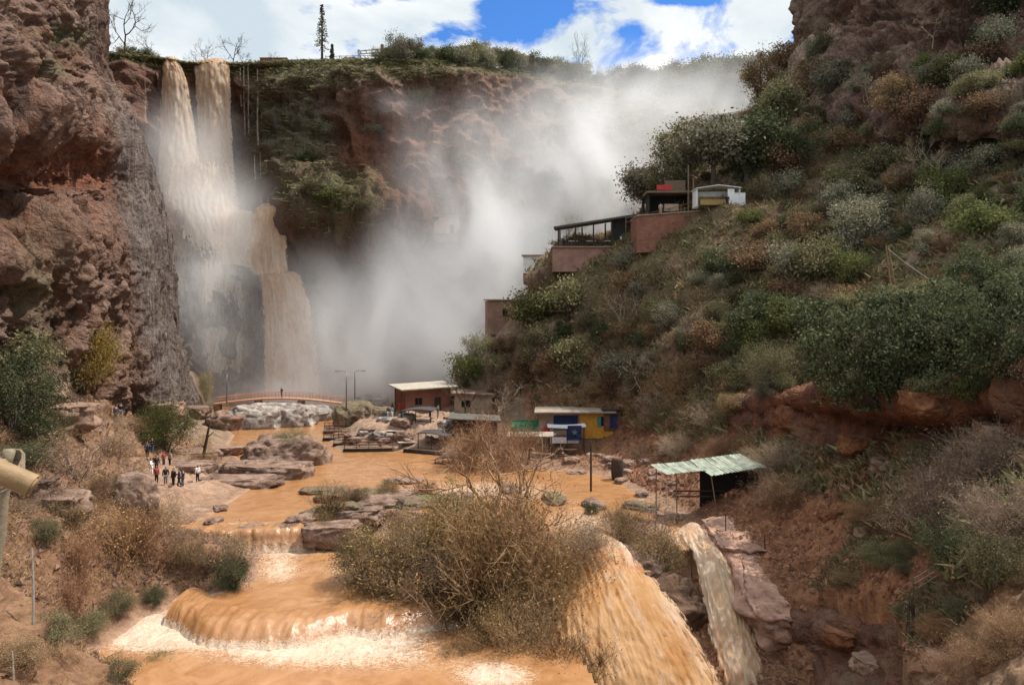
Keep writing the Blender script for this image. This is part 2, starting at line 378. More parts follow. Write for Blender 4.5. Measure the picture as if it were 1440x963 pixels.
# bedding dips to the right; blocky ledges and hanging lobes
q = V.copy(); q[:, 2] += .32*q[:, 0]
blk = ridged(q*[.7, .7, .95], 7.5, 6, .55)
D = 2.3*(blk-.6)*(1-.75*edge)*(1-.6*alc)+1.4*fbm(q*[.8, .8, .9], 4., 5, .55, off=4.)*(1-.8*edge)
drape = ridged(V*[1, 1, .05], 2.1, 3, .5, off=2.)
D += edge*1.3*(drape-.6)
lobes = gauss2(px, py, 90, 150, 170, 40)
D += lobes*1.3*(ridged(V*[1, 1, .3], 4., 4, .5)-.6)
D += .55*(ridged(V*[1.2, 1.2, .55], 1.7, 4, .6, off=8.)-.6)*(1-.85*edge)
V2 = V+N*D[:, None]
me = npmesh('cliff', V2, grid_faces(*G.shape[:2]))
rel = (D-D.min())/(D.max()-D.min()); lo, hi = np.percentile(D, [6, 94]); rel = np.clip((D-lo)/(hi-lo), 0, 1)
redm = (1.0*alc+.3*gauss2(px, py, 30, 330, 120, 40)+.3*gauss2(px, py, 60, 90, 60, 40)+.15*sstep(.0, .3, fbm(V, 14., 3))).clip(0, 1)
gr = (gauss2(px, py, 60, 48, 50, 16)+.8*gauss2(px, py, 20, 95, 40, 14)+.7*gauss2(px, py, 10, 400, 40, 60)).clip(0, 1)
setcol(me, 'zone', np.stack([redm*(1-edge), gr, sstep(.3, .8, edge)*sstep(110, 220, py)*.65], 1).clip(0, 1)); setattr_f(me, 'relief', rel)
tag(obj('cliff', me, ROCK), kind='structure')
LAND_V.append(V2); LAND_F.append(grid_faces(*G.shape[:2]))
me = None

# back cliff behind the falls, and the slopes beyond
cols = [(40,), (165,), (215,), (262,), (300,), (332,), (375,), (420,), (500,), (570,), (640,), (720,), (800,), (880,), (960,), (1060,), (1160,), (1320,)]
X_ = [c[0] for c in cols]
def rowv(y, d): return [(x, yy, dd) for x, yy, dd in zip(X_, y if hasattr(y, '__len__') else [y]*len(X_), d)]
rim = [70, 78, 82, 90, 92, 92, 90, 88, 86, 86, 90, 100, 112, 128, 132, 118, 90, 60]
rd_ = (190,190,194,195,196,196,193,190,186,186,190,200,214,232,262,290,310,320)
flat_ = lambda k: [HY-(HY-r)*d/(d+k) for r, d in zip(rim, rd_)]
rows = [rowv(flat_(140), [d+140 for d in rd_]), rowv(flat_(16), [d+16 for d in rd_]),
 rowv(rim, [190,190,194,195,196,196,193,190,186,186,190,200,214,232,262,290,310,320]),
 rowv([r+14 for r in rim], [188,189,195,197,198,198,194,188.5,184,184.5,188,197,210,224,250,275,300,310]),
 rowv([150,150,160,170,170,170,165,150,140,145,150,160,175,185,190,185,170,150], [186,187,196,199,200,201,199,190,184,184,187,194,203,212,228,250,270,290]),
 rowv([210,210,220,230,230,230,225,205,195,200,205,215,225,235,240,235,220,200], [184,184,193,197,198,198,196,187,184,182,184,189,196,202,212,225,240,260]),
 rowv([270,270,280,288,290,288,280,262,250,255,260,270,280,285,290,285,280,270], [176,177,183,188,188,186,182,176,180,179,180,184,188,192,198,208,220,240]),
 rowv([335,335,342,350,352,345,330,305,300,305,312,325,335,340,345,340,335,330], [166,167,170,174,176,178,174,170,170,173,175,178,181,184,188,195,205,220]),
 rowv([420,420,425,425,425,420,410,390,385,385,390,400,405,410,410,405,400,395], [162,163,164,167,169,173,179,184,182,181,180,179,179,180,182,188,196,210]),
 rowv([500]*18, [158,159,160,164,167,171,178,182,181,180,178,177,176,176,178,182,190,200]),
 rowv([566]*18, [154,155,157,161,166,171,177,180,180,178,176,175,174,173,174,178,184,195]),
 rowv([640]*18, [153,154,156,160,166,171,177,180,180,178,176,175,174,173,174,178,184,195])]
G = loft(rows, 24, 20)
px, py = project(G); V = G.reshape(-1, 3); N = grid_normals(G).reshape(-1, 3)
if (N[:, 1]).mean() > 0: N = -N
topm = sstep(95, 120, py-np.interp(px, X_, rim)+95)
D = topm*(3.6*(ridged(V*[1, 1, .8], 11., 6, .56)-.6)+1.9*fbm(V*[1, 1, .5], 5., 5, .58, off=1.)+.4*ridged(V, 2., 3, .5))+(1-topm)*fbm(V, 12., 4)*.6
D *= 1-.8*np.maximum(gauss2(px, py, 365, 325, 60, 60), gauss2(px, py, 310, 360, 60, 40))
dr = gauss2(px, py, 385, 190, 55, 110)+gauss2(px, py, 330, 430, 70, 130)+.6*gauss2(px, py, 470, 130, 60, 50)
D += topm*dr.clip(0, 1)*1.3*(ridged(V*[1, 1, .09], 3.2, 4)-.6)
V2 = V+N*D[:, None]
lo, hi = np.percentile(D, [6, 94]); rel = np.clip((D-lo)/(hi-lo), 0, 1)
redm = (.9*gauss2(px, py, 520, 215, 85, 60)+.6*gauss2(px, py, 640, 160, 90, 50)+.5*gauss2(px, py, 380, 95, 30, 8)+.3).clip(0, 1)
gr = (1-topm)*.9+gauss2(px, py, 480, 285, 60, 36)+.8*gauss2(px, py, 420, 200, 60, 70)+.6*gauss2(px, py, 560, 105, 160, 22)+.8*gauss2(px, py, 950, 170, 170, 60)+.5*gauss2(px, py, 440, 110, 60, 25)
gy_ = gauss2(px, py, 300, 420, 80, 150)+.9*gauss2(px, py, 420, 180, 60, 60)+.4*gauss2(px, py, 600, 160, 90, 50)
me = npmesh('plateau_cliff', V2, grid_faces(*G.shape[:2]))
setcol(me, 'zone', np.stack([redm, gr, gy_], 1).clip(0, 1)); setattr_f(me, 'relief', rel*.8)
tag(obj('plateau', me, ROCK), kind='structure')
LAND_V.append(V2); LAND_F.append(grid_faces(*G.shape[:2]))
# crag at the top right and the undercut red bank: rock faces standing on the slope
def face_loft(name, rows, mr, mc, amp, red, green_c, seed):
    G = loft(rows, mr, mc); px, py = project(G); V = G.reshape(-1, 3); N = grid_normals(G).reshape(-1, 3)
    if (N*(-V)).sum(1).mean() < 0: N = -N
    nr, nc = G.shape[:2]; v = np.repeat(np.linspace(0, 1, nr), nc); u = np.tile(np.linspace(0, 1, nc), nr)
    fade = sstep(0, .14, v)*sstep(0, .06, u)*sstep(0, .06, 1-u)
    q = V.copy(); q[:, 2] += .3*q[:, 0]
    D = fade*(amp*(ridged(q*[.6, .6, 1.2], 8., 6, .56, off=seed)-.6)+amp*.5*fbm(q, 3.2, 5, .58, off=seed+3)+amp*.16*ridged(V, 1.2, 3))
    V2 = V+N*D[:, None]; lo, hi = np.percentile(D, [6, 94])
    me = npmesh(name, V2, grid_faces(nr, nc)); gn = green_c*sstep(.0, .35, fbm(V, 5., 4, off=seed))
    setcol(me, 'zone', np.stack([np.full(len(V), red)*(.6+.4*sstep(-.3, .3, fbm(V, 7., 3))), gn, np.zeros(len(V))], 1).clip(0, 1)); setattr_f(me, 'relief', np.clip((D-lo)/(hi-lo), 0, 1))
    tag(obj(name, me, ROCK), kind='structure'); LAND_V.append(V2); LAND_F.append(grid_faces(nr, nc)); return V2
cx_ = [1132, 1146, 1176, 1215, 1260, 1310, 1360, 1410, 1480, 1600]
dd_ = [170, 156, 146, 136, 127, 119, 112, 107, 102, 96]
r_of = lambda ys_, off: [(x, y, d+o) for x, y, d, o in zip(cx_, ys_, dd_, off)]
face_loft('crag', [r_of([-170]*10, [8]*10), r_of([-90]*10, [2, 0, -1, -2, -2, -2, -2, -2, -2, -2]), r_of([10, 10, 0, 0, 0, 0, 0, 0, 0, 0], [0, -2, -4, -4, -3, -3, -3, -3, -3, -3]),
  r_of([60, 60, 60, 62, 60, 55, 48, 40, 40, 40], [0, -3, -6, -7, -6, -4, -3, -2, -2, -2]), r_of([95, 98, 108, 118, 122, 105, 95, 100, 100, 100], [1, -5, -11, -14, -13, -8, -7, -8, -8, -8]), r_of([120, 128, 142, 160, 172, 150, 158, 160, 165, 170], [4, -7, -16, -22, -22, -17, -19, -20, -20, -18]), r_of([140, 150, 166, 186, 200, 182, 190, 194, 200, 210], [8, -4, -14, -20, -20, -17, -19, -20, -20, -18])], 16, 26, 2.6, .1, .35, 2.)
bx_ = [1020, 1060, 1110, 1160, 1210, 1260, 1310, 1360, 1410, 1470, 1560]
bd_ = [84, 80.5, 75, 70, 65, 61, 57, 53.5, 50, 46, 42]
b_of = lambda ys_, off: [(x, y, d+o) for x, y, d, o in zip(bx_, ys_, bd_, off)]
face_loft('red_bank', [b_of([560, 556, 548, 540, 533, 530, 530, 530, 530, 530, 530], [5, 6, 7, 8, 8, 8, 8, 7, 7, 6, 5]), b_of([572, 566, 560, 554, 552, 552, 556, 556, 552, 550, 550], [0, -.5, -1, -2, -3.5, -4.5, -4.5, -4, -3, -2, -1]), b_of([582, 578, 572, 570, 568, 572, 578, 578, 572, 566, 566], [0, 0, 0, -1.5, -2.5, -3.5, -3.2, -3, -2.6, -2, -1]),
  b_of([595, 592, 588, 588, 590, 594, 596, 596, 590, 585, 585], [-.3, -.5, -1, -1.6, -1, 3.2, 4.6, 4.2, .6, -1.5, -1]), b_of([612, 612, 612, 615, 618, 618, 618, 616, 612, 606, 606], [-.6, -1, -1.6, -2.2, -2.4, -1.2, -.6, -.8, -1.8, -2, -1.2]), b_of([640, 644, 648, 654, 656, 652, 646, 640, 636, 630, 630], [-1.5, -2.4, -3.2, -4, -4.2, -4, -3.8, -3.4, -3.2, -2.8, -2]), b_of([668, 676, 684, 692, 694, 688, 680, 672, 664, 656, 656], [0, -1.8, -3.4, -4.6, -5, -5, -4.8, -4.4, -4, -3.4, -2])], 12, 22, 1.1, .95, .2, 6.)
gx_ = [1075, 1105, 1140, 1180, 1225, 1275, 1330, 1400, 1480]
gd_ = [52, 50.5, 49, 47, 45, 42.6, 40, 36.5, 33]
g_of = lambda ys_, off: [(x, y, d+o) for x, y, d, o in zip(gx_, ys_, gd_, off)]
face_loft('red_bank', [g_of([872, 872, 868, 872, 880, 885, 890, 900, 910], [3, 3, 3, 2.5, 2, 2, 2, 1.5, 1]), g_of([884, 884, 880, 884, 892, 898, 904, 914, 924], [0, 0, .4, .4, .2, 0, 0, 0, 0]), g_of([905, 906, 905, 908, 915, 920, 926, 936, 945], [.6, 1.2, 1.2, .6, -.2, -.5, -.6, -.6, -.6]),
  g_of([935, 936, 936, 938, 942, 946, 952, 960, 968], [0, .8, .6, -.3, -1.0, -1.4, -1.6, -1.4, -1.2]), g_of([975, 976, 976, 978, 980, 984, 990, 1000, 1008], [-1.4, -1, -1.4, -2.2, -2.8, -3.0, -3, -2.6, -2.2]), g_of([1060]*9, [-4, -4, -4.4, -5, -5.5, -6, -6, -5, -4])], 14, 20, .8, .7, .35, 11.)
# ledge under the lookout, just outside the picture
b = MB(); b.slab([(-4.5, -6, 16.0), (4, -6, 16.0), (3.2, .8, 15.95), (-.6, 1.2, 15.9), (-1.4, 3.3, 15.9), (-5.5, 3.3, 15.95), (-7, 0, 16.0)], 14)
lo_ = b.build('lookout_ground', simple('lookout_earth', (.2, .11, .07), .95)); tag(lo_, kind='structure')

# ray casts on to the land
vs, fs, off = [], [], 0
for v, f in zip(LAND_V, LAND_F):
    vs.append(v); fs.append(f+off); off += len(v)
BV = BVHTree.FromPolygons([tuple(v) for v in np.vstack(vs).tolist()], np.vstack(fs).tolist(), all_triangles=False)
EYE = Vector((0, 0, CH))
def hit(px, py):
    d = at(px, py, 1)-EYE; p, n, i, dist = BV.ray_cast(EYE, d.normalized()); return p, n
def down(x, y, z=140.):
    p, n, i, d = BV.ray_cast(Vector((x, y, z)), Vector((0, 0, -1))); return p
# ------------------------------------------------------------------ river
def water_material(name, fall=False, veil=False):
    m = bpy.data.materials.new(name); t = NT(m)
    foam = t.n('ShaderNodeAttribute', attribute_name='foam').outputs['Fac']
    if fall:
        uv = t.n('ShaderNodeUVMap').outputs[0]
        fl = t.n('ShaderNodeMapping', i={'Vector': uv, 'Scale': (1, .16, 1)}).outputs[0]
        fl2 = t.n('ShaderNodeMapping', i={'Vector': uv, 'Scale': (1, .3, 1)}).outputs[0]
        n1 = t.noise(fl, .8, 7, .68, .3); n2 = t.noise(fl2, 3.0, 6, .7, .2); n3 = t.noise(uv, .35, 4, .6, .5)
        st = t.math('ADD', t.math('MULTIPLY', n1, .5), t.math('MULTIPLY', n2, .5))
        f = t.ramp(t.math('ADD', st, t.math('MULTIPLY', t.math('SUBTRACT', foam, .5), .34)), [(.36, 0.), (.66, 1.)])
        c = t.mixc(t.ramp(n3, [(.35, 0.), (.65, 1.)]), (.64, .315, .115), (.80, .48, .235))
        c = t.mixc(f, c, (.94, .83, .69))
        h = t.math('ADD', t.math('MULTIPLY', n1, .5), t.math('MULTIPLY', n2, .5))
        nm = t.bump(h, .9, .6)
        b = t.bsdf(c, .55, nm, .3, **{'Subsurface Weight': 0.})
        tr = t.n('ShaderNodeBsdfTranslucent', i={'Color': c}).outputs[0]
        sh = t.n('ShaderNodeMixShader', i={0: .5, 1: b, 2: tr}).outputs[0]
        ed = t.n('ShaderNodeAttribute', attribute_name='edge').outputs['Fac']
        al = t.ramp(t.math('ADD', ed, t.math('MULTIPLY', t.math('SUBTRACT', st, .5), 2.2)), [(.45, 0.), (1.05, .62)] if veil else [(.32, 0.), (.5, 1.)])
        tp = t.n('ShaderNodeBsdfTransparent').outputs[0]
        t.out(t.n('ShaderNodeMixShader', i={0: al, 1: tp, 2: sh}).outputs[0])
    else:
        p = t.pos((1, 1, 1)); n1 = t.noise(p, .5, 5, .6, 1.2); n2 = t.noise(t.pos((1, .5, 1)), 2.3, 8, .72, 1.2); n3 = t.noise(p, 5., 4, .65, .8)
        c = t.mixc(t.ramp(n1, [(.35, 0.), (.65, 1.)]), (.285, .128, .048), (.37, .19, .083))
        f0 = t.math('ADD', t.math('ADD', t.math('MULTIPLY', n2, .6), t.math('MULTIPLY', n3, .25)), t.math('MULTIPLY', t.noise(t.pos((1, .55, 1)), .55, 5, .6, 1.5), .15))
        f = t.ramp(t.math('ADD', f0, t.math('MULTIPLY', t.math('SUBTRACT', foam, .78), .52)), [(.42, 0.), (.74, 1.)])
        c = t.mixc(f, c, (.70, .565, .43))
        h = t.math('ADD', t.math('MULTIPLY', n2, .6), t.math('MULTIPLY', n3, .25))
        bs = t.math('ADD', .13, t.math('MULTIPLY', foam, .5))
        fil0 = t.math('ABSOLUTE', t.math('SUBTRACT', t.noise(t.pos((.75, 1.5, 1)), 1.7, 6, .6, 1.6), .5)); fil = t.math('MULTIPLY', t.ramp(fil0, [(.0, 1.), (.045, 0.)]), t.ramp(foam, [(.4, .0), (.85, .85)]))
        f = t.math('MAXIMUM', f, fil); c = t.mixc(fil, c, (.74, .61, .47)); h = t.math('ADD', h, t.math('MULTIPLY', fil, .3))
        nb = t.n('ShaderNodeBump', i={'Height': h, 'Strength': bs, 'Distance': .35}).outputs[0]
        rg = t.math('ADD', .2, t.math('MULTIPLY', f, .5))
        t.out(t.bsdf(c, rg, nb, .55))
    return m
WATER = water_material('muddy_water'); FALL = water_material('falling_muddy_water', True); VEIL = water_material('thin_veil_water', True, True)
def pool(name, pg, L, cell, foamf):
    x0, y0 = pg.min(0)-2; x1, y1 = pg.max(0)+2
    nx, ny = int((x1-x0)/cell)+1, int((y1-y0)/cell)+1
    X, Y = np.meshgrid(np.linspace(x0, x1, nx), np.linspace(y0, y1, ny)); xy = np.stack([X.ravel(), Y.ravel()], 1)
    s = sdist(xy, pg); keep = s < .55
    i = np.arange(nx*ny).reshape(ny, nx)
    q = np.stack([i[:-1, :-1], i[:-1, 1:], i[1:, 1:], i[1:, :-1]], -1).reshape(-1, 4)
    q = q[keep[q].all(1)]; used = np.unique(q); mp = np.full(nx*ny, -1); mp[used] = np.arange(len(used)); q = mp[q]; xy = xy[used]
    p3 = np.concatenate([xy, np.zeros((len(xy), 1))], 1)
    y = xy[:, 1]; px = CX+xy[:, 0]/y*F; py = HY-(L-CH)/y*F
    fo = foamf(px, py).clip(0, 1)
    z = L+((.012 if L == 0 else .045)+.11*fo)*fbm(p3*[1.2, .6, 1], 1.0, 5, .6)+.02*fbm(p3, 4., 2)
    me = npmesh(name, np.concatenate([xy, z[:, None]], 1), q); setattr_f(me, 'foam', fo)
    return tag(obj(name, me, WATER), kind='structure')
G2 = gauss2
pool('river_water', pool0, L0, .4, lambda x, y: .28*G2(x, y, 560, 690, 200, 20)+.55*G2(x, y, 820, 735, 70, 28)+.6*G2(x, y, 870, 780, 60, 30)+.45*G2(x, y, 700, 690, 110, 18)+.55*G2(x, y, 360, 738, 110, 6)+.7*G2(x, y, 975, 755, 40, 22)+.5*G2(x, y, 430, 570, 120, 10)+.15)
pool('river_water', pool1, L1, .22, lambda x, y: .95*G2(x, y, 410, 766, 70, 13)+.7*G2(x, y, 390, 800, 40, 25)+.6*G2(x, y, 300, 768, 60, 6)+.55*G2(x, y, 490, 800, 50, 20)+.3*G2(x, y, 430, 850, 120, 12)+.12)
pool('river_water', pool2, L2, .2, lambda x, y: .75*G2(x, y, 330, 892, 160, 22)+.45*G2(x, y, 180, 905, 70, 22)+.3*G2(x, y, 430, 915, 180, 22)+.75*G2(x, y, 480, 886, 100, 20)+.7*G2(x, y, 210, 870, 60, 22)+.45*G2(x, y, 540, 920, 120, 35)+.3*G2(x, y, 380, 925, 100, 22)+.9*G2(x, y, 700, 950, 60, 20)+.15)
def fall_sheet(name, rows, mr, mc, amp, foam, edge=True, bulge=0., sc=1.6, mat=None, er=4, fade=0.):
    G = loft(rows, mr, mc); nr, nc = G.shape[:2]
    V = G.reshape(-1, 3); N = grid_normals(G).reshape(-1, 3)
    if N[:, 1].mean() > 0: N = -N
    u = np.tile(np.linspace(0, 1, nc), nr); v = np.repeat(np.linspace(0, 1, nr), nc)
    wid = np.linalg.norm(np.diff(G, axis=1), axis=2).sum(1); cu = np.concatenate([np.zeros((nr, 1)), np.cumsum(np.linalg.norm(np.diff(G, axis=1), axis=2), 1)], 1)
    cv = np.concatenate([np.zeros((1, nc)), np.cumsum(np.linalg.norm(np.diff(G, axis=0), axis=2), 0)], 0)
    UVW = np.stack([cu.ravel()/ (cu[:, -1:].repeat(nc, 1).ravel()+1e-9)*wid.mean(), cv.ravel(), np.full(nr*nc, float(len(bpy.data.meshes)))], 1)
    D = amp*(ridged(UVW*[1, .13, 1], sc, 5, .6)-.6)+.5*amp*fbm(UVW*[1, .4, 1], sc*.5, 4)
    D = D*sstep(0, .12, v)+bulge*np.sin(np.pi*u)
    V = V+N*D[:, None]
    me = npmesh(name, V, grid_faces(nr, nc))
    uvl = me.uv_layers.new(name='UVMap'); li = np.empty(len(me.loops), dtype=np.int32); me.loops.foreach_get('vertex_index', li)
    uvl.data.foreach_set('uv', (UVW[:, :2]+[UVW[0, 2]*13.7, 0])[li].astype(np.float32).ravel())
    setattr_f(me, 'foam', foam(u, v) if callable(foam) else np.full(len(V), foam))
    e = np.minimum(np.minimum(u, 1-u)*2*er, 1.)*1.0 if edge else np.ones(len(V))
    setattr_f(me, 'edge', np.minimum(e*.9+.05, 1.)*float(edge) if edge else np.ones(len(V))*3)
    if fade: me.attributes['edge'].data.foreach_set('value', (np.minimum(np.minimum(u, 1-u)*2*er, 1.)*.9*sstep(0, fade, v)*(1-.75*sstep(1-fade*.7, 1, v))+.02).astype(np.float32))
    o = obj(name, me, mat or FALL)
    return tag(o, kind='structure')
# the high falls: two plunging streams, the broad veil, the lower drop
UPF = lambda u, v: .2+.65*v
fall_sheet('waterfall', [[(228,84,202),(240,84,202),(252,84,202)], [(229,92,194.6),(241,90,194.4),(254,93,194.6)], [(229,112,192.6),(246,110,192),(264,114,192.6)], [(226,160,191),(248,160,190),(274,160,191)], [(222,230,188),(250,230,186.5),(284,230,188)], [(220,300,181),(254,300,180),(292,300,181)], [(226,358,174),(262,366,173.5),(306,362,174)]], 16, 14, .45, UPF, sc=1.0, bulge=.8)
fall_sheet('waterfall', [[(272,88,203),(300,87,203),(326,88,203)], [(272,94,195.6),(300,93,195.4),(327,94,195.6)], [(274,115,193.6),(301,115,193),(327,115,193.6)], [(277,170,192),(302,170,191),(328,170,192)], [(279,240,188),(304,240,187),(332,240,188)], [(282,300,181),(310,300,180),(342,300,181)], [(290,362,174.5),(324,368,174),(354,364,174.5)]], 16, 14, .45, UPF, sc=1.0, bulge=.8)
fall_sheet('waterfall', [[(240,205,186),(285,200,185),(326,205,186)], [(232,260,182.5),(285,260,181),(336,260,182.5)], [(236,310,177.5),(290,310,176),(346,310,177.5)], [(246,360,173),(300,372,171.6),(362,376,173)]], 22, 26, .5, .75, sc=1.0, bulge=.6, fade=.4)
fall_sheet('waterfall', [[(360,290,180),(382,288,180),(400,292,180)], [(357,298,172.5),(382,297,172),(403,300,172.5)], [(350,330,170.6),(380,330,170),(407,330,170.6)], [(345,362,169.4),(376,362,168.8),(409,362,169.4)], [(352,392,168.6),(380,394,168),(412,392,168.6)]], 14, 18, .35, lambda u, v: .3+.2*v, sc=.9, bulge=.5, er=2.6, fade=.22)
fall_sheet('waterfall', [[(356,386,175),(386,384,175),(416,386,175)], [(361,391,169.5),(392,390,169),(426,391,169.5)], [(365,412,168.2),(400,411,167.4),(437,412,168.2)], [(368,460,167.2),(404,460,166),(447,460,167.2)], [(369,510,166.4),(406,510,165),(454,510,166.4)], [(370,566,165.8),(408,566,164.4),(461,566,165.8)]], 16, 26, .4, lambda u, v: .26+.35*v, sc=.9, bulge=1.0, er=3., fade=.10)
fall_sheet('waterfall', [[(290,298,184),(330,297,184),(364,300,184)], [(296,304,176),(332,303,175.6),(364,306,176)], [(300,340,173.5),(332,340,173),(360,340,173.5)], [(306,374,171),(332,374,170.6),(356,378,171)]], 12, 18, .3, .7, sc=.9, bulge=.3)
for xs, y0, y1, d0, d1 in ((204,112,176,190,188), (226,140,192,192,190), (343,92,190,195,198), (349,90,205,194,197), (362,96,222,193,190), (366,215,290,188,181), (375,225,285,187,181), (358,210,262,189,185), (338,95,150,195,198)):
    w = .75 if xs != 362 else 1.1; mx = (y0+y1)/2
    j = (xs*7) % 5*.3
    fall_sheet('waterfall', [[(xs-w, y0, d0-1.2), (xs+w, y0, d0-1.2)], [(xs-w*1.3+j, y0+(y1-y0)*.3, d0-2.0), (xs+w*1.3+j, y0+(y1-y0)*.3, d0-2.0)], [(xs-w*1.3+1-j*.5, mx+8, (d0+d1)/2-2.2), (xs+w*1.3+1-j*.5, mx+8, (d0+d1)/2-2.2)], [(xs-w*2+2, y1, d1-2.5), (xs+w*2+2, y1, d1-2.5)]], 14, 8, .2, .75, edge=.85, mat=VEIL)
vr = []                                                  # thin veils spread over the lower wall left of the last drop
for y, dv in ((348, (174, 175, 176.6, 178, 174)), (385, (171, 172.5, 174, 175.5, 174)), (420, (167, 169, 171, 173, 173)), (460, (165.5, 167.5, 169.5, 172, 172)), (500, (164, 166.5, 168.5, 171, 171.5)), (540, (162.5, 165.5, 168, 171, 171)), (570, (162, 165, 167.5, 171, 171))):
    vr.append([(x, y+8*(x > 330), d_-4.3) for x, d_ in zip((272, 292, 312, 334, 364), dv)])
fall_sheet('waterfall', vr, 12, 16, .35, lambda u, v: .9+.1*np.sin(u*17), edge=1.0, sc=1.2, mat=VEIL, er=2.2, fade=.12)
LIPW = water_material('rolling_muddy_water', False)
# low cascades in the river
def lip(name, top, L, Lb, back=2.6, run=.7, foam=.5, amp=.16):
    r = [[], [], [], [], []]
    for x, y in top:
        p = lvl(x, y, L)
        for k, (dy, z) in enumerate(((back, L-.05), (.1, L+.07), (-.72, L+.01), (-run*.5-.75, (L+Lb)/2+.12), (-run-.8, Lb-.12))):
            r[k].append((p.x, p.y+dy, z, 0))
    o = fall_sheet(name, r, 7, 14, amp, foam, edge=False, sc=.8, mat=LIPW); return o
lip('river_cascade', [(240,748),(270,746),(310,747),(350,745),(385,744),(420,742),(450,740)], L0, L1, foam=lambda u, v: .35+.5*sstep(.6, 1, v))
lip('river_cascade', [(250,842),(272,850),(300,866),(345,871),(400,871),(440,868),(500,856),(545,858),(600,850),(650,845)], L1, L2, run=1.3, foam=lambda u, v: .25+.75*sstep(.72, 1, v), amp=.13)
# the two falls at lower right
fall_sheet('river_fall', [[tuple(lvl(790,770,.02))+(0,), tuple(lvl(830,758,.05))+(0,), tuple(lvl(868,752,.02))+(0,)], [tuple(lvl(775,800,.05))+(0,), tuple(lvl(840,790,.15))+(0,), tuple(lvl(905,800,.05))+(0,)],
  [(770,830,51),(850,815,52.5),(930,822,53)], [(765,880,48.5),(860,865,49.3),(972,872,50)], [(765,930,46.5),(880,925,46.8),(1012,925,47.6)], [(770,990,44.6),(900,990,44.8),(1048,990,45.6)], [(780,1120,42),(910,1120,42),(1090,1120,43)]], 18, 60, .24, lambda u, v: .34-.3*sstep(.1, .35, v)+.22*(u > .8), bulge=1.1, sc=.5, er=2.2)
fall_sheet('river_fall', [[tuple(lvl(950,748,.02))+(0,), tuple(lvl(975,742,.05))+(0,), tuple(lvl(996,752,.02))+(0,)], [tuple(lvl(960,768,.08))+(0,), tuple(lvl(986,764,.1))+(0,), tuple(lvl(1010,772,.05))+(0,)],
  [(972,795,55.6),(1000,790,55.8),(1026,800,56)], [(984,850,52.5),(1015,845,52.6),(1050,855,53)], [(996,910,50),(1030,910,50),(1070,912,50.4)], [(1006,970,48),(1046,970,48),(1090,975,48.4)], [(1020,1120,45),(1062,1120,45),(1105,1120,45.4)]], 18, 36, .2, lambda u, v: .5-.15*v, bulge=.5, sc=.4, er=1.8)

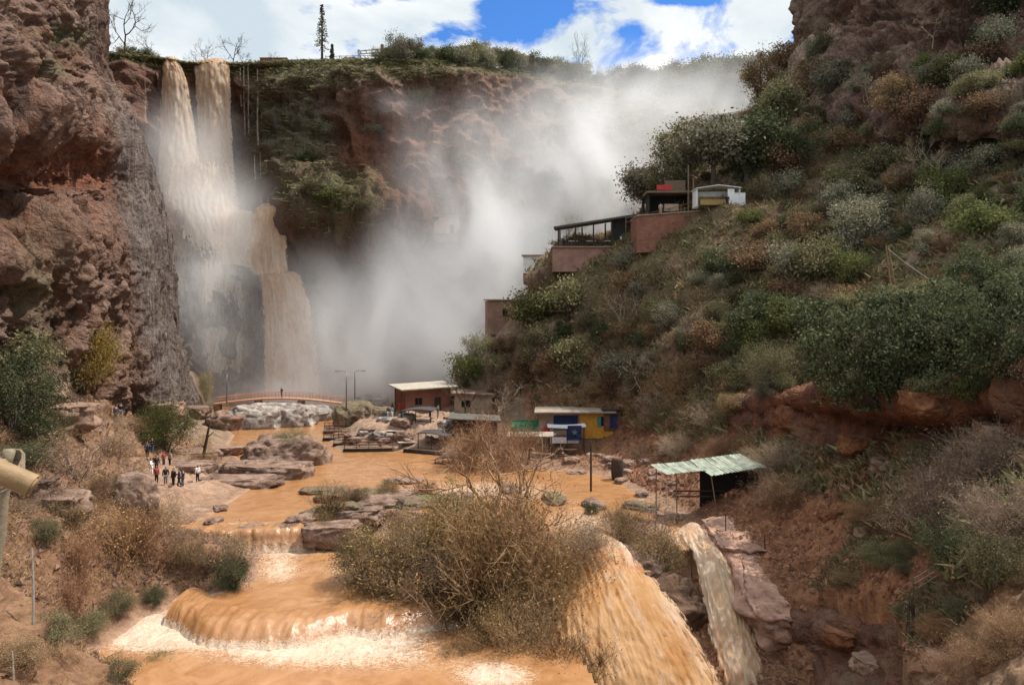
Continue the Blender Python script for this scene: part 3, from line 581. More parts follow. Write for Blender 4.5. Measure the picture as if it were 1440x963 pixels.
# ------------------------------------------------------------------ spray drifting off the falls
def mist_volume():
    x0, x1, y0, y1, z0, z1 = -100, 78, 138, 232, .5, 92
    ng = bpy.data.node_groups.new('mist_field', 'GeometryNodeTree')
    ng.interface.new_socket('Geometry', in_out='INPUT', socket_type='NodeSocketGeometry'); ng.interface.new_socket('Geometry', in_out='OUTPUT', socket_type='NodeSocketGeometry')
    N = ng.nodes; Lk = ng.links
    pos = N.new('GeometryNodeInputPosition').outputs[0]
    def mth(op, a, b=0., c=0., clamp=False):
        n = N.new('ShaderNodeMath'); n.operation = op; n.use_clamp = clamp
        for k, v in enumerate((a, b, c)):
            if isinstance(v, bpy.types.NodeSocket): Lk.new(v, n.inputs[k])
            else: n.inputs[k].default_value = v
        return n.outputs[0]
    def vm(op, a, b):
        n = N.new('ShaderNodeVectorMath'); n.operation = op
        for k, v in enumerate((a, b)):
            if isinstance(v, bpy.types.NodeSocket): Lk.new(v, n.inputs[k])
            else: n.inputs[k].default_value = v
        return n
    tot = None
    for (px, py, d, rx, ry, rz, den) in MIST:
        c = at(px, py, d); s = d/F
        q = vm('MULTIPLY', vm('SUBTRACT', pos, tuple(c)).outputs[0], (1/(rx*s), 1/ry, 1/(rz*s))).outputs[0]
        l2 = vm('DOT_PRODUCT', q, q).outputs['Value']
        g = mth('MULTIPLY', mth('EXPONENT', mth('MULTIPLY', l2, -1.)), den)
        tot = g if tot is None else mth('ADD', tot, g)
    def nz(scale, stretch, det, dist):
        n = N.new('ShaderNodeTexNoise'); n.inputs['Scale'].default_value = scale; n.inputs['Detail'].default_value = det; n.inputs['Roughness'].default_value = .55; n.inputs['Distortion'].default_value = dist
        Lk.new(vm('MULTIPLY', pos, stretch).outputs[0], n.inputs['Vector']); return n.outputs[0]
    n1 = nz(.06, (1., .8, .72), 7, 1.0)
    f = mth('MULTIPLY', mth('SUBTRACT', n1, .36), 4.4, clamp=False)
    f = mth('ADD', mth('POWER', mth('MAXIMUM', f, 0.), 1.3), .34)
    dens = mth('MULTIPLY', tot, f)
    dens = mth('MAXIMUM', mth('SUBTRACT', dens, .0012), 0.)
    vc = N.new('GeometryNodeVolumeCube'); Lk.new(dens, vc.inputs['Density']); vc.inputs['Background'].default_value = 0
    vc.inputs['Min'].default_value = (x0, y0, z0); vc.inputs['Max'].default_value = (x1, y1, z1)
    for k, v in (('Resolution X', 178), ('Resolution Y', 80), ('Resolution Z', 96)): vc.inputs[k].default_value = v
    sm = N.new('GeometryNodeSetMaterial'); Lk.new(vc.outputs[0], sm.inputs[0])
    m = bpy.data.materials.new('spray'); m.use_nodes = True; nt = m.node_tree; nt.nodes.clear()
    pv = nt.nodes.new('ShaderNodeVolumePrincipled'); pv.inputs['Color'].default_value = (1., 1., 1., 1); pv.inputs['Density'].default_value = 1.; pv.inputs['Anisotropy'].default_value = .15
    o_ = nt.nodes.new('ShaderNodeOutputMaterial'); nt.links.new(pv.outputs[0], o_.inputs['Volume'])
    sm.inputs['Material'].default_value = m
    out = N.new('NodeGroupOutput'); Lk.new(sm.outputs[0], out.inputs[0]); N.new('NodeGroupInput')
    b = MB(); b.box(((x0+x1)/2, (y0+y1)/2, (z0+z1)/2), (x1-x0, y1-y0, z1-z0))
    o = b.build('mist', m); md = o.modifiers.new('spray', 'NODES'); md.node_group = ng
    return tag(o, kind='stuff')
MIST = [(705,430,134,45,5,45,.18),(318,385,167,45,5,18,.09),(262,235,186,56,9,55,.11),(300,300,176,62,9,45,.12),(340,350,168,38,6,35,.05),(430,552,161,80,9,18,.12),(285,440,156,50,6,80,.06),
 (505,480,160,95,14,80,0.0680),(590,455,165,90,15,70,0.0600),(670,370,168,85,16,90,0.0640),(740,300,174,90,18,85,0.0520),(800,230,182,95,20,68,0.0400),(870,170,195,105,22,50,0.0288),(970,150,215,115,26,36,.024),
 (560,530,158,100,10,36,0.0560),(650,480,154,65,12,70,0.0600),(725,400,156,55,13,75,0.0480),(840,270,172,70,14,60,0.0360),(640,190,176,60,8,45,0.0176),(560,150,178,32,6,15,0.0400),(600,235,172,55,8,45,0.0200),(470,420,172,60,8,60,.03),(690,130,200,110,14,25,0.0096)]
mist_volume()
# ------------------------------------------------------------------ foliage
def leaf_material(name, a, b, trans=.25):
    m = bpy.data.materials.new(name); t = NT(m)
    isl = t.n('ShaderNodeNewGeometry').outputs['Random Per Island']
    rnd = t.n('ShaderNodeObjectInfo').outputs['Random']
    c = t.mixc(t.ramp(isl, [(.1, 0.), (.9, 1.)]), a, b)
    hs = t.n('ShaderNodeHueSaturation', i={'Hue': t.math('ADD', .485, t.math('MULTIPLY', rnd, .03)), 'Saturation': .95, 'Value': t.math('ADD', .72, t.math('MULTIPLY', rnd, .6)), 'Color': c}).outputs[0]
    d = t.n('ShaderNodeBsdfPrincipled', i={'Base Color': hs, 'Roughness': .8, 'Specular IOR Level': .08}).outputs[0]
    tr = t.n('ShaderNodeBsdfTranslucent', i={'Color': hs}).outputs[0]
    t.out(t.n('ShaderNodeMixShader', i={0: trans, 1: d, 2: tr}).outputs[0]); return m
LM = dict(
 olive=leaf_material('olive_leaves', (0.104, 0.095, 0.044), (0.244, 0.213, 0.104)),
 dark=leaf_material('dark_leaves', (0.044, 0.052, 0.024), (0.122, 0.132, 0.061)),
 grey=leaf_material('grey_green_leaves', (0.146, 0.134, 0.085), (0.305, 0.275, 0.183)),
 brown=leaf_material('brown_leaves', (0.122, 0.076, 0.037), (0.305, 0.189, 0.098)),
 green=leaf_material('green_leaves', (.07, .08, .025), (.17, .175, .055)),
 yellow=leaf_material('yellow_leaves', (.17, .125, .022), (.40, .29, .06)),
 straw=leaf_material('dry_straw', (.17, .105, .046), (.40, .27, .14)),
 rust=leaf_material('rust_leaves', (.2, .105, .035), (.42, .24, .09)),
 gold=leaf_material('golden_leaves', (.14, .085, .03), (.33, .21, .085)),
 tan=leaf_material('tan_leaves', (.18, .115, .042), (.40, .27, .11)),
 twig=leaf_material('pale_twigs', (.17, .12, .085), (.42, .31, .22), .05),
 goldtwig=leaf_material('golden_twigs', (.2, .12, .055), (.46, .30, .15), .05),
 darktwig=leaf_material('dark_twigs', (.035, .023, .016), (.10, .065, .042), .05),
 redtwig=leaf_material('red_twigs', (.16, .075, .04), (.36, .19, .11), .05))
BARK = simple('bark', (.10, .075, .058), .9, .4, 4)
def leaf_quads(c, s, r, asp=.5, outward=None):
    n = len(c)
    a = r.normal(size=(n, 3)); a /= np.linalg.norm(a, axis=1)[:, None]
    if outward is not None: a = a+outward*.6; a /= np.linalg.norm(a, axis=1)[:, None]
    b = np.cross(a, r.normal(size=(n, 3))); b /= np.linalg.norm(b, axis=1)[:, None]+1e-9
    s = s*r.uniform(.6, 1.35, (n, 1))
    V = np.stack([c-a*s*.5, c+b*s*asp*.5-a*s*.05, c+a*s*.5, c-b*s*asp*.5-a*s*.05], 1).reshape(-1, 3)
    return V, np.arange(4*n).reshape(n, 4)
def leaf_crown(name, n, clumps, size, seed, zc=.75, zr=.75, spread=.2, hang=0., asp=.5, low=0.):
    r = np.random.default_rng(seed)
    d = r.normal(size=(clumps, 3)); d /= np.linalg.norm(d, axis=1)[:, None]
    rad = r.uniform(.25, 1, (clumps, 1))**.45*r.uniform(.75, 1.08, (clumps, 1))
    lop = 1+.22*np.sin(np.arctan2(d[:, 1], d[:, 0])*2+seed)[:, None]
    cc = d*rad*lop*[.86, .86, zr]+[0, 0, zc]; cc[:, 2] = np.maximum(cc[:, 2], low)
    k = r.integers(0, clumps, n); sz = r.uniform(.6, 1.3, clumps)[k][:, None]
    off = r.normal(size=(n, 3))*spread*sz*[1, 1, .75]
    p = cc[k]+off
    if hang: p[:, 2] -= np.abs(r.normal(size=n))*hang*np.linalg.norm(off[:, :2], axis=1)
    p[:, 2] = np.maximum(p[:, 2], .02*r.uniform(0, 1, n))
    V, Fq = leaf_quads(p, size, r, asp, off/(np.linalg.norm(off, axis=1)[:, None]+1e-9))
    return npmesh(name, V, Fq, False), cc
def seg_tubes(P0, P1, r0, r1):                              # many three-sided twigs at once
    P0, P1 = np.asarray(P0), np.asarray(P1); n = len(P0); t = P1-P0; t = t/(np.linalg.norm(t, axis=1)[:, None]+1e-9)
    a = np.cross(t, [0.3, .5, .81]); a /= np.linalg.norm(a, axis=1)[:, None]+1e-9; b = np.cross(t, a)
    V = []
    for P_, r_ in ((P0, r0), (P1, r1)):
        for k in range(3):
            w = 2*math.pi*k/3; V.append(P_+(a*math.cos(w)+b*math.sin(w))*np.asarray(r_)[:, None])
    V = np.stack(V, 1).reshape(-1, 3); base = (np.arange(n)*6)[:, None]
    Fq = np.concatenate([base+[k, (k+1) % 3, 3+(k+1) % 3, 3+k] for k in range(3)])
    return V, Fq
def branches(seed, starts, length, depth, nch, r0, up=.25, wob=.3, spread=.7, taper=.62, nseg=3, lens=.68):
    """recursive twigs -> segment arrays and the tips"""
    r = np.random.default_rng(seed); P0, P1, R0, R1, tips = [], [], [], [], []
    def grow(p, d, L, rad, k):
        q = p
        for s in range(nseg):
            d = d+r.normal(size=3)*wob*.5+np.array([0, 0, up*.25]); d /= np.linalg.norm(d)
            q2 = q+d*L/nseg; f0 = rad*(1-.4*s/nseg); f1 = rad*(1-.4*(s+1)/nseg)
            P0.append(q); P1.append(q2); R0.append(f0); R1.append(f1); q = q2
            if k > 0 and s > 0 or (k > 0 and nseg == 1):
                for _ in range(nch if s == nseg-1 else max(1, nch-1)):
                    e = d+r.normal(size=3)*spread; e /= np.linalg.norm(e)
                    grow(q, e, L*lens*r.uniform(.7, 1.2), rad*taper, k-1)
        tips.append(q)
    for p, d in starts: d = np.array(d, float); grow(np.array(p, float), d/np.linalg.norm(d), length*r.uniform(.75, 1.2), r0, depth)
    return np.array(P0), np.array(P1), np.array(R0), np.array(R1), np.array(tips)
def fan(seed, n, lean=.8, rad=.12):
    r = np.random.default_rng(seed); o = []
    for k in range(n):
        w = r.uniform(0, 2*math.pi); l = r.uniform(.1, lean)
        o.append(((math.cos(w)*rad*r.uniform(0, 1), math.sin(w)*rad*r.uniform(0, 1), -.08), (math.cos(w)*l, math.sin(w)*l, 1)))
    return o
def stems_to(name, cc, seed, r0=.035, n=16, z0=-.25):
    r = np.random.default_rng(seed); k = r.permutation(len(cc))[:n]
    P0, P1, A0, A1 = [], [], [], []
    for i in k:
        tgt = cc[i]; mid = tgt*[.4, .4, .5]+r.normal(size=3)*.06; b = np.array([r.normal()*.05, r.normal()*.05, z0])
        P0 += [b, mid]; P1 += [mid, tgt]; A0 += [r0, r0*.7]; A1 += [r0*.7, r0*.3]
    V, Fq = seg_tubes(P0, P1, A0, A1); return npmesh(name, V, Fq)
# prototypes (unit size: about 1 in radius)
LEAFY = []
for k, (n, cl, sz, zc, zr, spr) in enumerate(((5200, 46, .085, .7, .68, .17), (4600, 34, .095, .62, .6, .19), (5600, 60, .08, .85, .85, .16), (4200, 28, .10, .55, .55, .2))):
    m_, cc = leaf_crown('leafy_crown', n, cl, sz, 20+k, zc, zr, spr); LEAFY.append((m_, stems_to('shrub_stems', cc, k)))
FINE = []
for k in range(2):
    m_, cc = leaf_crown('fine_crown', 15000, 90, .045, 50+k, .72, .72, .15, asp=.42); FINE.append((m_, stems_to('shrub_stems', cc, k+9, .02, 30)))
BIG = []
for k in range(2):
    m_, cc = leaf_crown('clumpy_crown', 15000, 60, .05, 75+k, .68, .7, .10, asp=.55); BIG.append((m_, stems_to('shrub_stems', cc, k+19, .014, 24, .02)))
WEEP = []
for k in range(2):
    m_, cc = leaf_crown('weeping_crown', 14000, 80, .06, 60+k, .8, .8, .15, hang=.9, asp=.25); WEEP.append((m_, stems_to('shrub_stems', cc, k+29, .02, 40)))
def twig_mesh(name, seed, n, L, depth, nch, r0, leaves=0, lsz=.05, lean=.8, **kw):
    P0, P1, A0, A1, tips = branches(seed, fan(seed, n, lean), L, depth, nch, r0, **kw)
    V, Fq = seg_tubes(P0, P1, A0, A1); tw = npmesh(name, V, Fq)
    lf = None
    if leaves:
        r = np.random.default_rng(seed+1); c = tips[r.integers(0, len(tips), leaves)]+r.normal(size=(leaves, 3))*.07
        V, Fq = leaf_quads(c, lsz, r, .4); lf = npmesh('sparse_leaves', V, Fq, False)
    return tw, lf
DRY = [twig_mesh('twig_tangle', 70+k, 16, .55, 3, 2, .011, 900, .045, 1.5, up=.1, spread=.75) for k in range(3)]
WISP = [twig_mesh('upright_twigs', 80+k, 26, .62, 3, 2, .009, 1500, .05, .8, up=.5, spread=.5) for k in range(2)]
BARE = [(lambda q_: q_)(x_) for x_ in [twig_mesh('bare_branches', 90+k, 1, .42, 5, 2, .017, 0, lean=.2, up=.55, spread=.55, lens=.74, wob=.25) for k in range(3)]]
BARE_H = [max(v.co.z for v in q_[0].vertices) for q_ in BARE]
DENSETW = [twig_mesh('twig_tangle', 110+k, 34, .6, 3, 3, .0075, 4200, .04, 1.3, up=.25, spread=.7) for k in range(2)]
# a tree with a real trunk and limbs
def make_tree_mesh(seed, n=6500, clumps=42, leaf=.10, trunk=.75, zr=.62):
    r = np.random.default_rng(seed)
    m_, cc = leaf_crown('tree_crown', n, clumps, leaf, seed, trunk+zr*.9, zr, .19, low=trunk*.75)
    b = MB(); top = Vector((r.normal()*.08, r.normal()*.08, trunk))
    b.tube([(0, 0, -.25), (r.normal()*.03, r.normal()*.03, trunk*.5), top], [.085, .065, .05], 7)
    for i in r.permutation(len(cc))[:16]:
        t_ = Vector(cc[i]); b.tube([top*.8 if r.random() < .4 else top, top.lerp(t_, .5)+Vector(r.normal(size=3)*.06), t_], [.035, .022, .008], 4, False)
    return m_, b.mesh('tree_trunk', smooth=True)
TREES = [make_tree_mesh(131), make_tree_mesh(132, 7000, 52, .09, .6, .75), make_tree_mesh(133, 5200, 30, .11, .85, .55)]
def place(name, label, cat, loc, sc, parts, group=None, rz=None):
    """parts: [(child name, mesh, material)]"""
    t_ = thing(name, label, cat, loc, random.uniform(0, 6.28) if rz is None else rz, group)
    t_.scale = sc if hasattr(sc, '__len__') else (sc, sc, sc)
    for nm, me_, mt in parts:
        if me_: obj(nm, me_, mt, t_)
    return t_
def leafy(loc, r, mat, label, group=None, proto=None, h=1., name='shrub', stem=None):
    P_ = proto or random.choice(LEAFY)
    return place(name, label, 'shrub', loc, (r, r*random.uniform(.85, 1.15), r*h), [('foliage', P_[0], LM[mat]), ('stem', P_[1], stem or BARK)], group)
def dry(loc, r, tw, lf, label, group=None, proto=None, h=1., name='dry_shrub', cat='shrub'):
    P_ = proto or random.choice(DRY)
    return place(name, label, cat, loc, (r, r, r*h), [('branches', P_[0], LM[tw]), ('foliage', P_[1], LM[lf])], group)
def tree(loc, h, mat, label, group=None, k=None, w=1., name='tree'):
    P_ = TREES[random.randrange(3) if k is None else k]; s = h/1.9
    return place(name, label, 'tree', loc, (s*w, s*w, s), [('crown', P_[0], LM[mat]), ('trunk', P_[1], BARK)], group)
def bare(loc, h, label, mat='darktwig', group=None, k=0, w=1.):
    s = h/BARE_H[k]
    return place('bare_tree', label, 'tree', loc, (s*w, s*w, s), [('branches', BARE[k][0], LM[mat])], group)
def g(px, py, dz=-.15):
    p, n = hit(px, py); return p+Vector((0, 0, dz))
def gp(px, py, d):                                        # on the ground below a point of known depth
    a = at(px, py, d); p = down(a.x, a.y); return p

# --- left bank
leafy(g(112, 548), 4.7, 'yellow', 'large yellow-green bush growing against the foot of the left rock wall', proto=FINE[0], h=1.25)
leafy(g(22, 600), 4.0, 'dark', 'dark green bush above the bamboo rail at the left edge', proto=FINE[1], h=1.25)
leafy(g(20, 520), 4.2, 'olive', 'olive bush on the bank directly left of the yellow bush', proto=LEAFY[1], h=.8)
leafy(g(232, 632), 4.0, 'green', 'fresh green bush on the left bank beside the visitors path', proto=FINE[0], h=1.1)
leafy(g(205, 628), 2.2, 'green', 'small fresh green bush at the left foot of the larger green bush', proto=FINE[1], h=.9)
tree(g(290, 572), 7.0, 'yellow', 'slim yellow-leaved sapling at the near end of the footbridge', k=1, w=.38)
leafy(g(298, 582), 1.6, 'grey', 'grey-green shrub below the slim yellow sapling', h=1.3)
for k, (x, y, r_, tw, lf, lb) in enumerate(((112,672,4.6,'twig','straw','big tangle of pale dry twigs on the bank above the earth terrace'), (60,655,3.0,'redtwig','brown','reddish dry shrub left of the big pale twig tangle'),
   (165,640,3.0,'twig','rust','dry twig shrub between the pale tangle and the green bush'), (40,700,2.6,'darktwig','brown','dark dry shrub just right of the bamboo post'), (185,705,2.3,'redtwig','rust','dry shrub beside the dark rock left of the visitors'),
   (235,728,2.6,'twig','rust','rusty twig shrub at the left end of the upper cascade'), (285,655,2.6,'redtwig','rust','low red-brown shrub at the foot of the leaning dead trunk'), (120,590,2.6,'redtwig','brown','reddish shrub on the slope under the yellow bush'), (170,600,2.,'twig','straw','pale dry shrub left of the green bush'))):
    dry(g(x, y), r_, tw, lf, lb, proto=DRY[k % 3], h=.85)
for k, (x, y, r_, lb) in enumerate(((165,800,3.3,'tall rusty twig shrub in the middle of the lower left bank'), (110,815,2.4,'rusty twig shrub left of the tallest one on the lower bank'), (215,800,2.5,'rusty twig shrub by the undercut bank above the foam'), (195,775,2.6,'rusty twig shrub on the edge of the earth terrace'), (100,870,2.0,'bare twig shrub among the green clumps at the lower left'))):
    dry(g(x, y), r_, 'redtwig', 'rust', lb, proto=WISP[k % 2], h=1.0)
for k, (x, y, r_, mt, lb) in enumerate(((125,890,1.5,'olive','mossy green clump overhanging the bank at lower left'), (165,860,1.5,'olive','mossy green clump nearest the foaming water on the left bank'), (75,905,1.5,'olive','olive clump at the lower left beside the tall stake'), (215,845,1.2,'dark','small dark clump under the rusty shrubs by the foam'), (225,952,1.5,'green','grassy clump at the bottom edge beside the water'), (165,955,1.2,'olive','low olive clump at the bottom left edge'), (30,935,1.2,'straw','dry clump in the bottom left corner'))):
    leafy(g(x, y), r_, mt, lb, proto=FINE[k % 2], h=.75)
_p = g(328, 828); leafy(_p, 1.9, 'dark', 'dark green shrub leaning over the water between the two cascades', proto=WEEP[0], h=.95)
dry(_p+Vector((0, .4, .6)), 2.3, 'twig', 'straw', 'pale feathery twigs rising out of the dark green waterside shrub', proto=WISP[1], h=1.25)
# --- river islands
leafy(g(458, 752), 1.6, 'brown', 'dark brown shrub on the rock at the right end of the upper cascade', proto=WEEP[1], h=1.1)
dry(g(462, 738), 2.5, 'darktwig', 'rust', 'bare twigs sticking up above the dark shrub beside the upper cascade', proto=WISP[0], h=1.1)
# --- the large thicket in the middle of the river, rooted on a drowned rock island
th = 'thicket on the mid-river island'
for k, (px, py, d, r_, h, kind, a_, b_, lb) in enumerate((
 (555,862,54,4.1,1.1,'W','tan',None,'broad olive-tan bush forming the left part of the river thicket'), (512,815,56,2.4,1.1,'F','olive',None,'small olive bush at the far left end of the river thicket'),
 (600,880,52,2.8,1.0,'W','brown',None,'brown bush at the waterline under the tan part of the thicket'), (640,800,56,3.6,1.25,'F','tan',None,'tan bush at the back of the river thicket'),
 (590,850,53.5,4.3,1.05,'D','twig','straw','pale bare twigs over the tan left part of the thicket'), (705,880,51,5.6,1.45,'D','goldtwig','rust','tall rusty willow shrub in the centre of the river thicket'),
 (690,880,51.6,3.9,1.45,'W','gold',None,'golden leafy mass inside the tall rusty willow'), (775,865,51.5,4.2,1.2,'D','goldtwig','rust','rusty willow shrub hanging over the lip of the broad fall'),
 (780,870,52,2.6,1.2,'W','gold',None,'golden bush beside the crest of the broad fall'), (735,950,47.5,3.8,1.15,'D','goldtwig','straw','straw-coloured shrub at the near foot of the river thicket'),
 (700,930,48.5,2.6,1.1,'W','gold',None,'golden bush low down in the front of the river thicket'), (800,985,45.6,3.0,1.1,'D','darktwig','rust','dark twig shrub in front of the broad fall at the bottom edge'),
 (650,955,46,1.9,.9,'W','brown',None,'low dark clump of drowned roots nearest the viewer in the thicket'), (755,980,46,2.2,1.0,'W','brown',None,'brown bush low down beside the drowned roots'),
 (820,800,53,2.6,1.1,'D','twig','straw','pale twigs reaching over the white water at the thicket right side'), (640,900,50,2.9,1.1,'D','darktwig','rust','dark twigs between the tan bush and the drowned roots'))):
    p_ = at(px, py, d)
    if kind == 'D': dry(p_, r_, a_, b_, lb, th, DENSETW[k % 2], h)
    else: leafy(p_, r_, a_, lb, th, WEEP[k % 2] if kind == 'W' else FINE[k % 2], h)
bare(at(690, 800, 55), 11.0, 'young bare tree with rusty branches rising above the river thicket', 'redtwig', k=0, w=1.5)
bare(at(745, 790, 55), 8.0, 'smaller bare tree leaning right out of the river thicket', 'redtwig', k=1, w=1.5)
dry(gp(690, 655, 90), 5.2, 'redtwig', 'rust', 'orange dry willow by the water in front of the dark shack', None, DENSETW[0], 1.15)
dry(gp(650, 650, 92), 3.2, 'redtwig', 'rust', 'orange reeds left of the orange dry willow', None, WISP[0], 1.15)
dry(gp(740, 650, 92), 3.6, 'redtwig', 'straw', 'orange dry shrub below the low plank shelter', None, WISP[1], 1.0)
# --- right bank near the small fall
leafy(gp(872, 765, 59), 2.0, 'brown', 'dark brown bush on the rock between the two falls', proto=WEEP[0], h=1.1)
leafy(gp(925, 790, 57), 2.6, 'brown', 'dark root-hung bush left of the narrow fall', proto=WEEP[1], h=1.0)
leafy(gp(832, 722, 69), .9, 'dark', 'small dark bush standing in the flood water', proto=LEAFY[2], h=1.5)
dry(gp(925, 755, 60), 2.8, 'twig', 'straw', 'bare pale shrub above the root-hung bush', proto=DRY[1], h=1.2)
for k, (x, y, r_, tw, lb) in enumerate(((1105,705,2.8,'twig','dry hanging twigs at the right end of the tin shelter'), (1125,660,3.0,'twig','dry twig shrub above the right end of the tin shelter'), (1050,640,2.4,'redtwig','reddish twig shrub over the tin roof'), (1000,600,3.2,'twig','pale dry shrub on the red bank above the tin shelter'), (920,575,3.4,'twig','pale dry shrub right of the yellow house'), (960,555,3.2,'redtwig','reddish dry shrub on the slope right of the yellow house'), (735,545,3.,'redtwig','reddish dry thicket above the dark shack'), (700,580,2.6,'redtwig','dry twigs between the beige hut and the dark shack'), (780,530,3.4,'redtwig','dry brown scrub above the green tarpaulin'), (850,540,3.4,'twig','dry brown scrub above the roof of the yellow house'))):
    dry(g(x, y), r_, tw, 'straw' if tw == 'twig' else 'rust', lb, proto=DRY[k % 3], h=.95)
leafy(g(1235, 545, -1.6), 6.2, 'dark', 'largest dark green bush overhanging the red bank', proto=BIG[0], h=1.15)
leafy(g(1170, 535, -.8), 3.9, 'olive', 'olive bush at the left side of the largest dark bush', proto=BIG[1], h=1.15)
leafy(g(1340, 530, -1.0), 4.6, 'dark', 'dark green bush right of the largest one, over the black hollow', proto=BIG[1], h=1.15)
leafy(g(1425, 520), 4.2, 'dark', 'dark green bush cut by the right edge above the hollow', proto=BIG[0], h=1.2)
leafy(g(1290, 470), 4.2, 'olive', 'olive bush on the slope behind the largest dark bush', proto=BIG[0], h=1.)
leafy(g(1395, 440), 4.4, 'dark', 'dark bush below the slack cable at the right edge', proto=BIG[1], h=1.)
leafy(g(1082, 545), 3.0, 'olive', 'rounded mossy mound of hanging plants on the red bank', proto=WEEP[0], h=1.05)
leafy(g(1060, 470), 3.4, 'dark', 'dark green bush above the mossy hanging mound', proto=LEAFY[0], h=.9)
leafy(g(1112, 452), 2.3, 'green', 'bright green shrub in the middle of the hillside', proto=LEAFY[1], h=1.)
leafy(g(1085, 425), 1.9, 'green', 'bright green shrub just uphill of its larger twin', proto=LEAFY[2], h=1.)
for k, (x, y, r_, tw, lb) in enumerate(((1330,740,3.7,'twig','large tangle of pale bare twigs on the right bank'), (1390,690,3.6,'twig','pale bare twigs above the large tangle on the right bank'), (1430,760,3.0,'twig','pale bare twigs at the right edge above the wire fence'), (1275,730,2.4,'redtwig','reddish twig shrub left of the large pale tangle'), (1400,640,2.6,'redtwig','reddish twig shrub below the black hollow'))):
    dry(g(x, y), r_, tw, 'straw', lb, proto=DENSETW[k % 2] if k < 3 else DRY[k % 3], h=.85)
leafy(g(1345, 800), 2.1, 'dark', 'dark green bush under the large tangle of pale twigs', proto=WEEP[0], h=.9)
leafy(g(1410, 815), 1.9, 'olive', 'olive green bush hanging above the wire fence', proto=WEEP[1], h=.9)
leafy(g(1240, 790), 1.7, 'olive', 'olive clump on the red slope left of the wire fence', proto=FINE[1], h=.6)
leafy(g(1300, 660), 2.0, 'olive', 'olive bush on the bank above the large pale tangle', proto=FINE[0], h=.8)
# --- terrace and ridge trees
tr_ = 'trees round the hillside terrace'
for k, (x, y, h_, mt, lb) in enumerate(((905,302,8.,'grey','grey-green olive tree left of the kiosk with the red sign'), (960,262,10.,'olive','broad olive tree behind the kiosk'), (1000,268,11.,'grey','largest olive tree above the white stall'), (1048,262,11.,'dark','dark tree on the slope right of the white stall'), (940,285,6.5,'olive','small olive tree close behind the red sign'), (742,405,6.,'dark','dark rounded tree at the misty tip of the spur'), (1095,190,8.,'olive','olive tree on the hill shoulder above the terrace'), (1120,240,7.,'dark','dark tree on the slope below the hill shoulder'))):
    tree(g(x, y, -.3), h_, mt, lb, tr_, k % 3, 1.1)
bare(g(795, 352), 6.5, 'pale bare tree growing through the front of the thatched canopy', 'twig', k=2, w=1.1)
bare(g(1360, 85), 8.5, 'bare black-trunked tree on the crag at the top right', 'darktwig', k=0)
leafy(g(1372, 92), 3.2, 'brown', 'brown scrub round the foot of the bare black-trunked tree', proto=LEAFY[1], h=.8)
tree(g(1422, 45), 8.5, 'dark', 'dark tree in the top right corner', None, 0, 1.1)
bare(g(1335, 75), 6., 'thin bare tree left of the black-trunked one', 'darktwig', k=1)
bare(g(690, 545), 7.5, 'pale dead tree bent over the roofs at the foot of the spur', 'twig', k=1, w=.8)
for k in range(18):
    x, y = random.uniform(1130, 1440), random.uniform(60, 330); p, n = hit(x, y)
    if p is None or p.y > 165: continue
    bare(p-Vector((0, 0, .3)), random.uniform(3.5, 6.5), 'leafless tree standing among the scrub of the upper right slope', random.choice(('darktwig', 'twig')), 'leafless trees on the upper right slope', k % 3, 1.3)
# --- plateau rim
rimg = 'trees along the rim of the plateau'
rim_y = lambda x: np.interp(x, X_, rim)
def rimp(px, back=2., dz=-.4):
    d = np.interp(px, X_, (190,190,194,195,196,196,193,190,186,186,190,200,214,232,262,290,310,320))+back
    a = at(px, 0, d); p = down(a.x, a.y); return p+Vector((0, 0, dz))
for k, (x, bk, h_, w) in enumerate(((548,3,6,.9),(566,5,7,1.1),(588,3,7.5,1.1),(606,6,6.5,1.1),(626,3,6.5,1.2),(645,4,8,1.3),(668,3,9.5,1.3),(690,6,9.5,1.2),(712,3,8.5,1.3),(735,5,8.5,1.3),(757,2,9,1.3),(778,5,9,1.2),(800,3,8.5,1.2),(818,8,8,1.2),(845,5,7,1.2))):
    tree(rimp(x, bk), h_*.68, ('dark', 'olive', 'grey', 'dark', 'olive')[k % 5], ('dark evergreen on the plateau rim above the red cliff', 'olive-green tree on the plateau rim above the red cliff', 'grey-green tree on the plateau rim above the red cliff')[(0, 1, 2, 0, 1)[k % 5]], rimg, k % 3, w)
for k, (x, y_, d, h_) in enumerate(((870,140,240,8),(895,132,245,9),(920,126,250,8),(945,126,255,10),(965,124,260,9),(985,112,265,11),(1005,110,268,12),(1025,106,272,12),(1045,104,275,10),(1065,105,280,11),(1085,108,280,11),(930,150,235,8),(975,150,240,9),(1010,140,250,9),(1045,140,250,9),(900,165,225,8),(1070,150,240,8))):
    a = at(x, y_, d); q_ = down(a.x, a.y)
    tree(q_+Vector((0, 0, -.4)), h_, ('dark', 'olive')[k % 2], ('dark tree on the hazy far ridge', 'olive tree on the hazy far ridge')[k % 2], 'trees on the hazy far ridge', k % 3, 1.3)
for k, (x, bk, h_, lb) in enumerate(((176,1,15,'tall bare leaning tree on the rim behind the left rock wall'), (212,3,8,'small bare tree between the leaning tree and the falls'), (298,8,9.5,'bare tree right above the two high streams of the fall'), (325,6,9.,'bare tree at the right side of the fall lip'), (280,10,6.,'smallest bare tree behind the lip of the falls'), (378,2,4.5,'stunted bare tree on the red rim right of the falls'), (345,9,5,'low bare tree beyond the right side of the fall lip'))):
    bare(rimp(x, bk), h_, lb, 'darktwig', k=k % 3, w=1.15)
leafy(rimp(180, .5), 3.5, 'olive', 'overhanging grass and scrub on the rim left of the falls', proto=LEAFY[3], h=.7)
leafy(rimp(205, .5), 3.2, 'dark', 'dark scrub on the rim next to the left high stream', proto=LEAFY[3], h=.7)
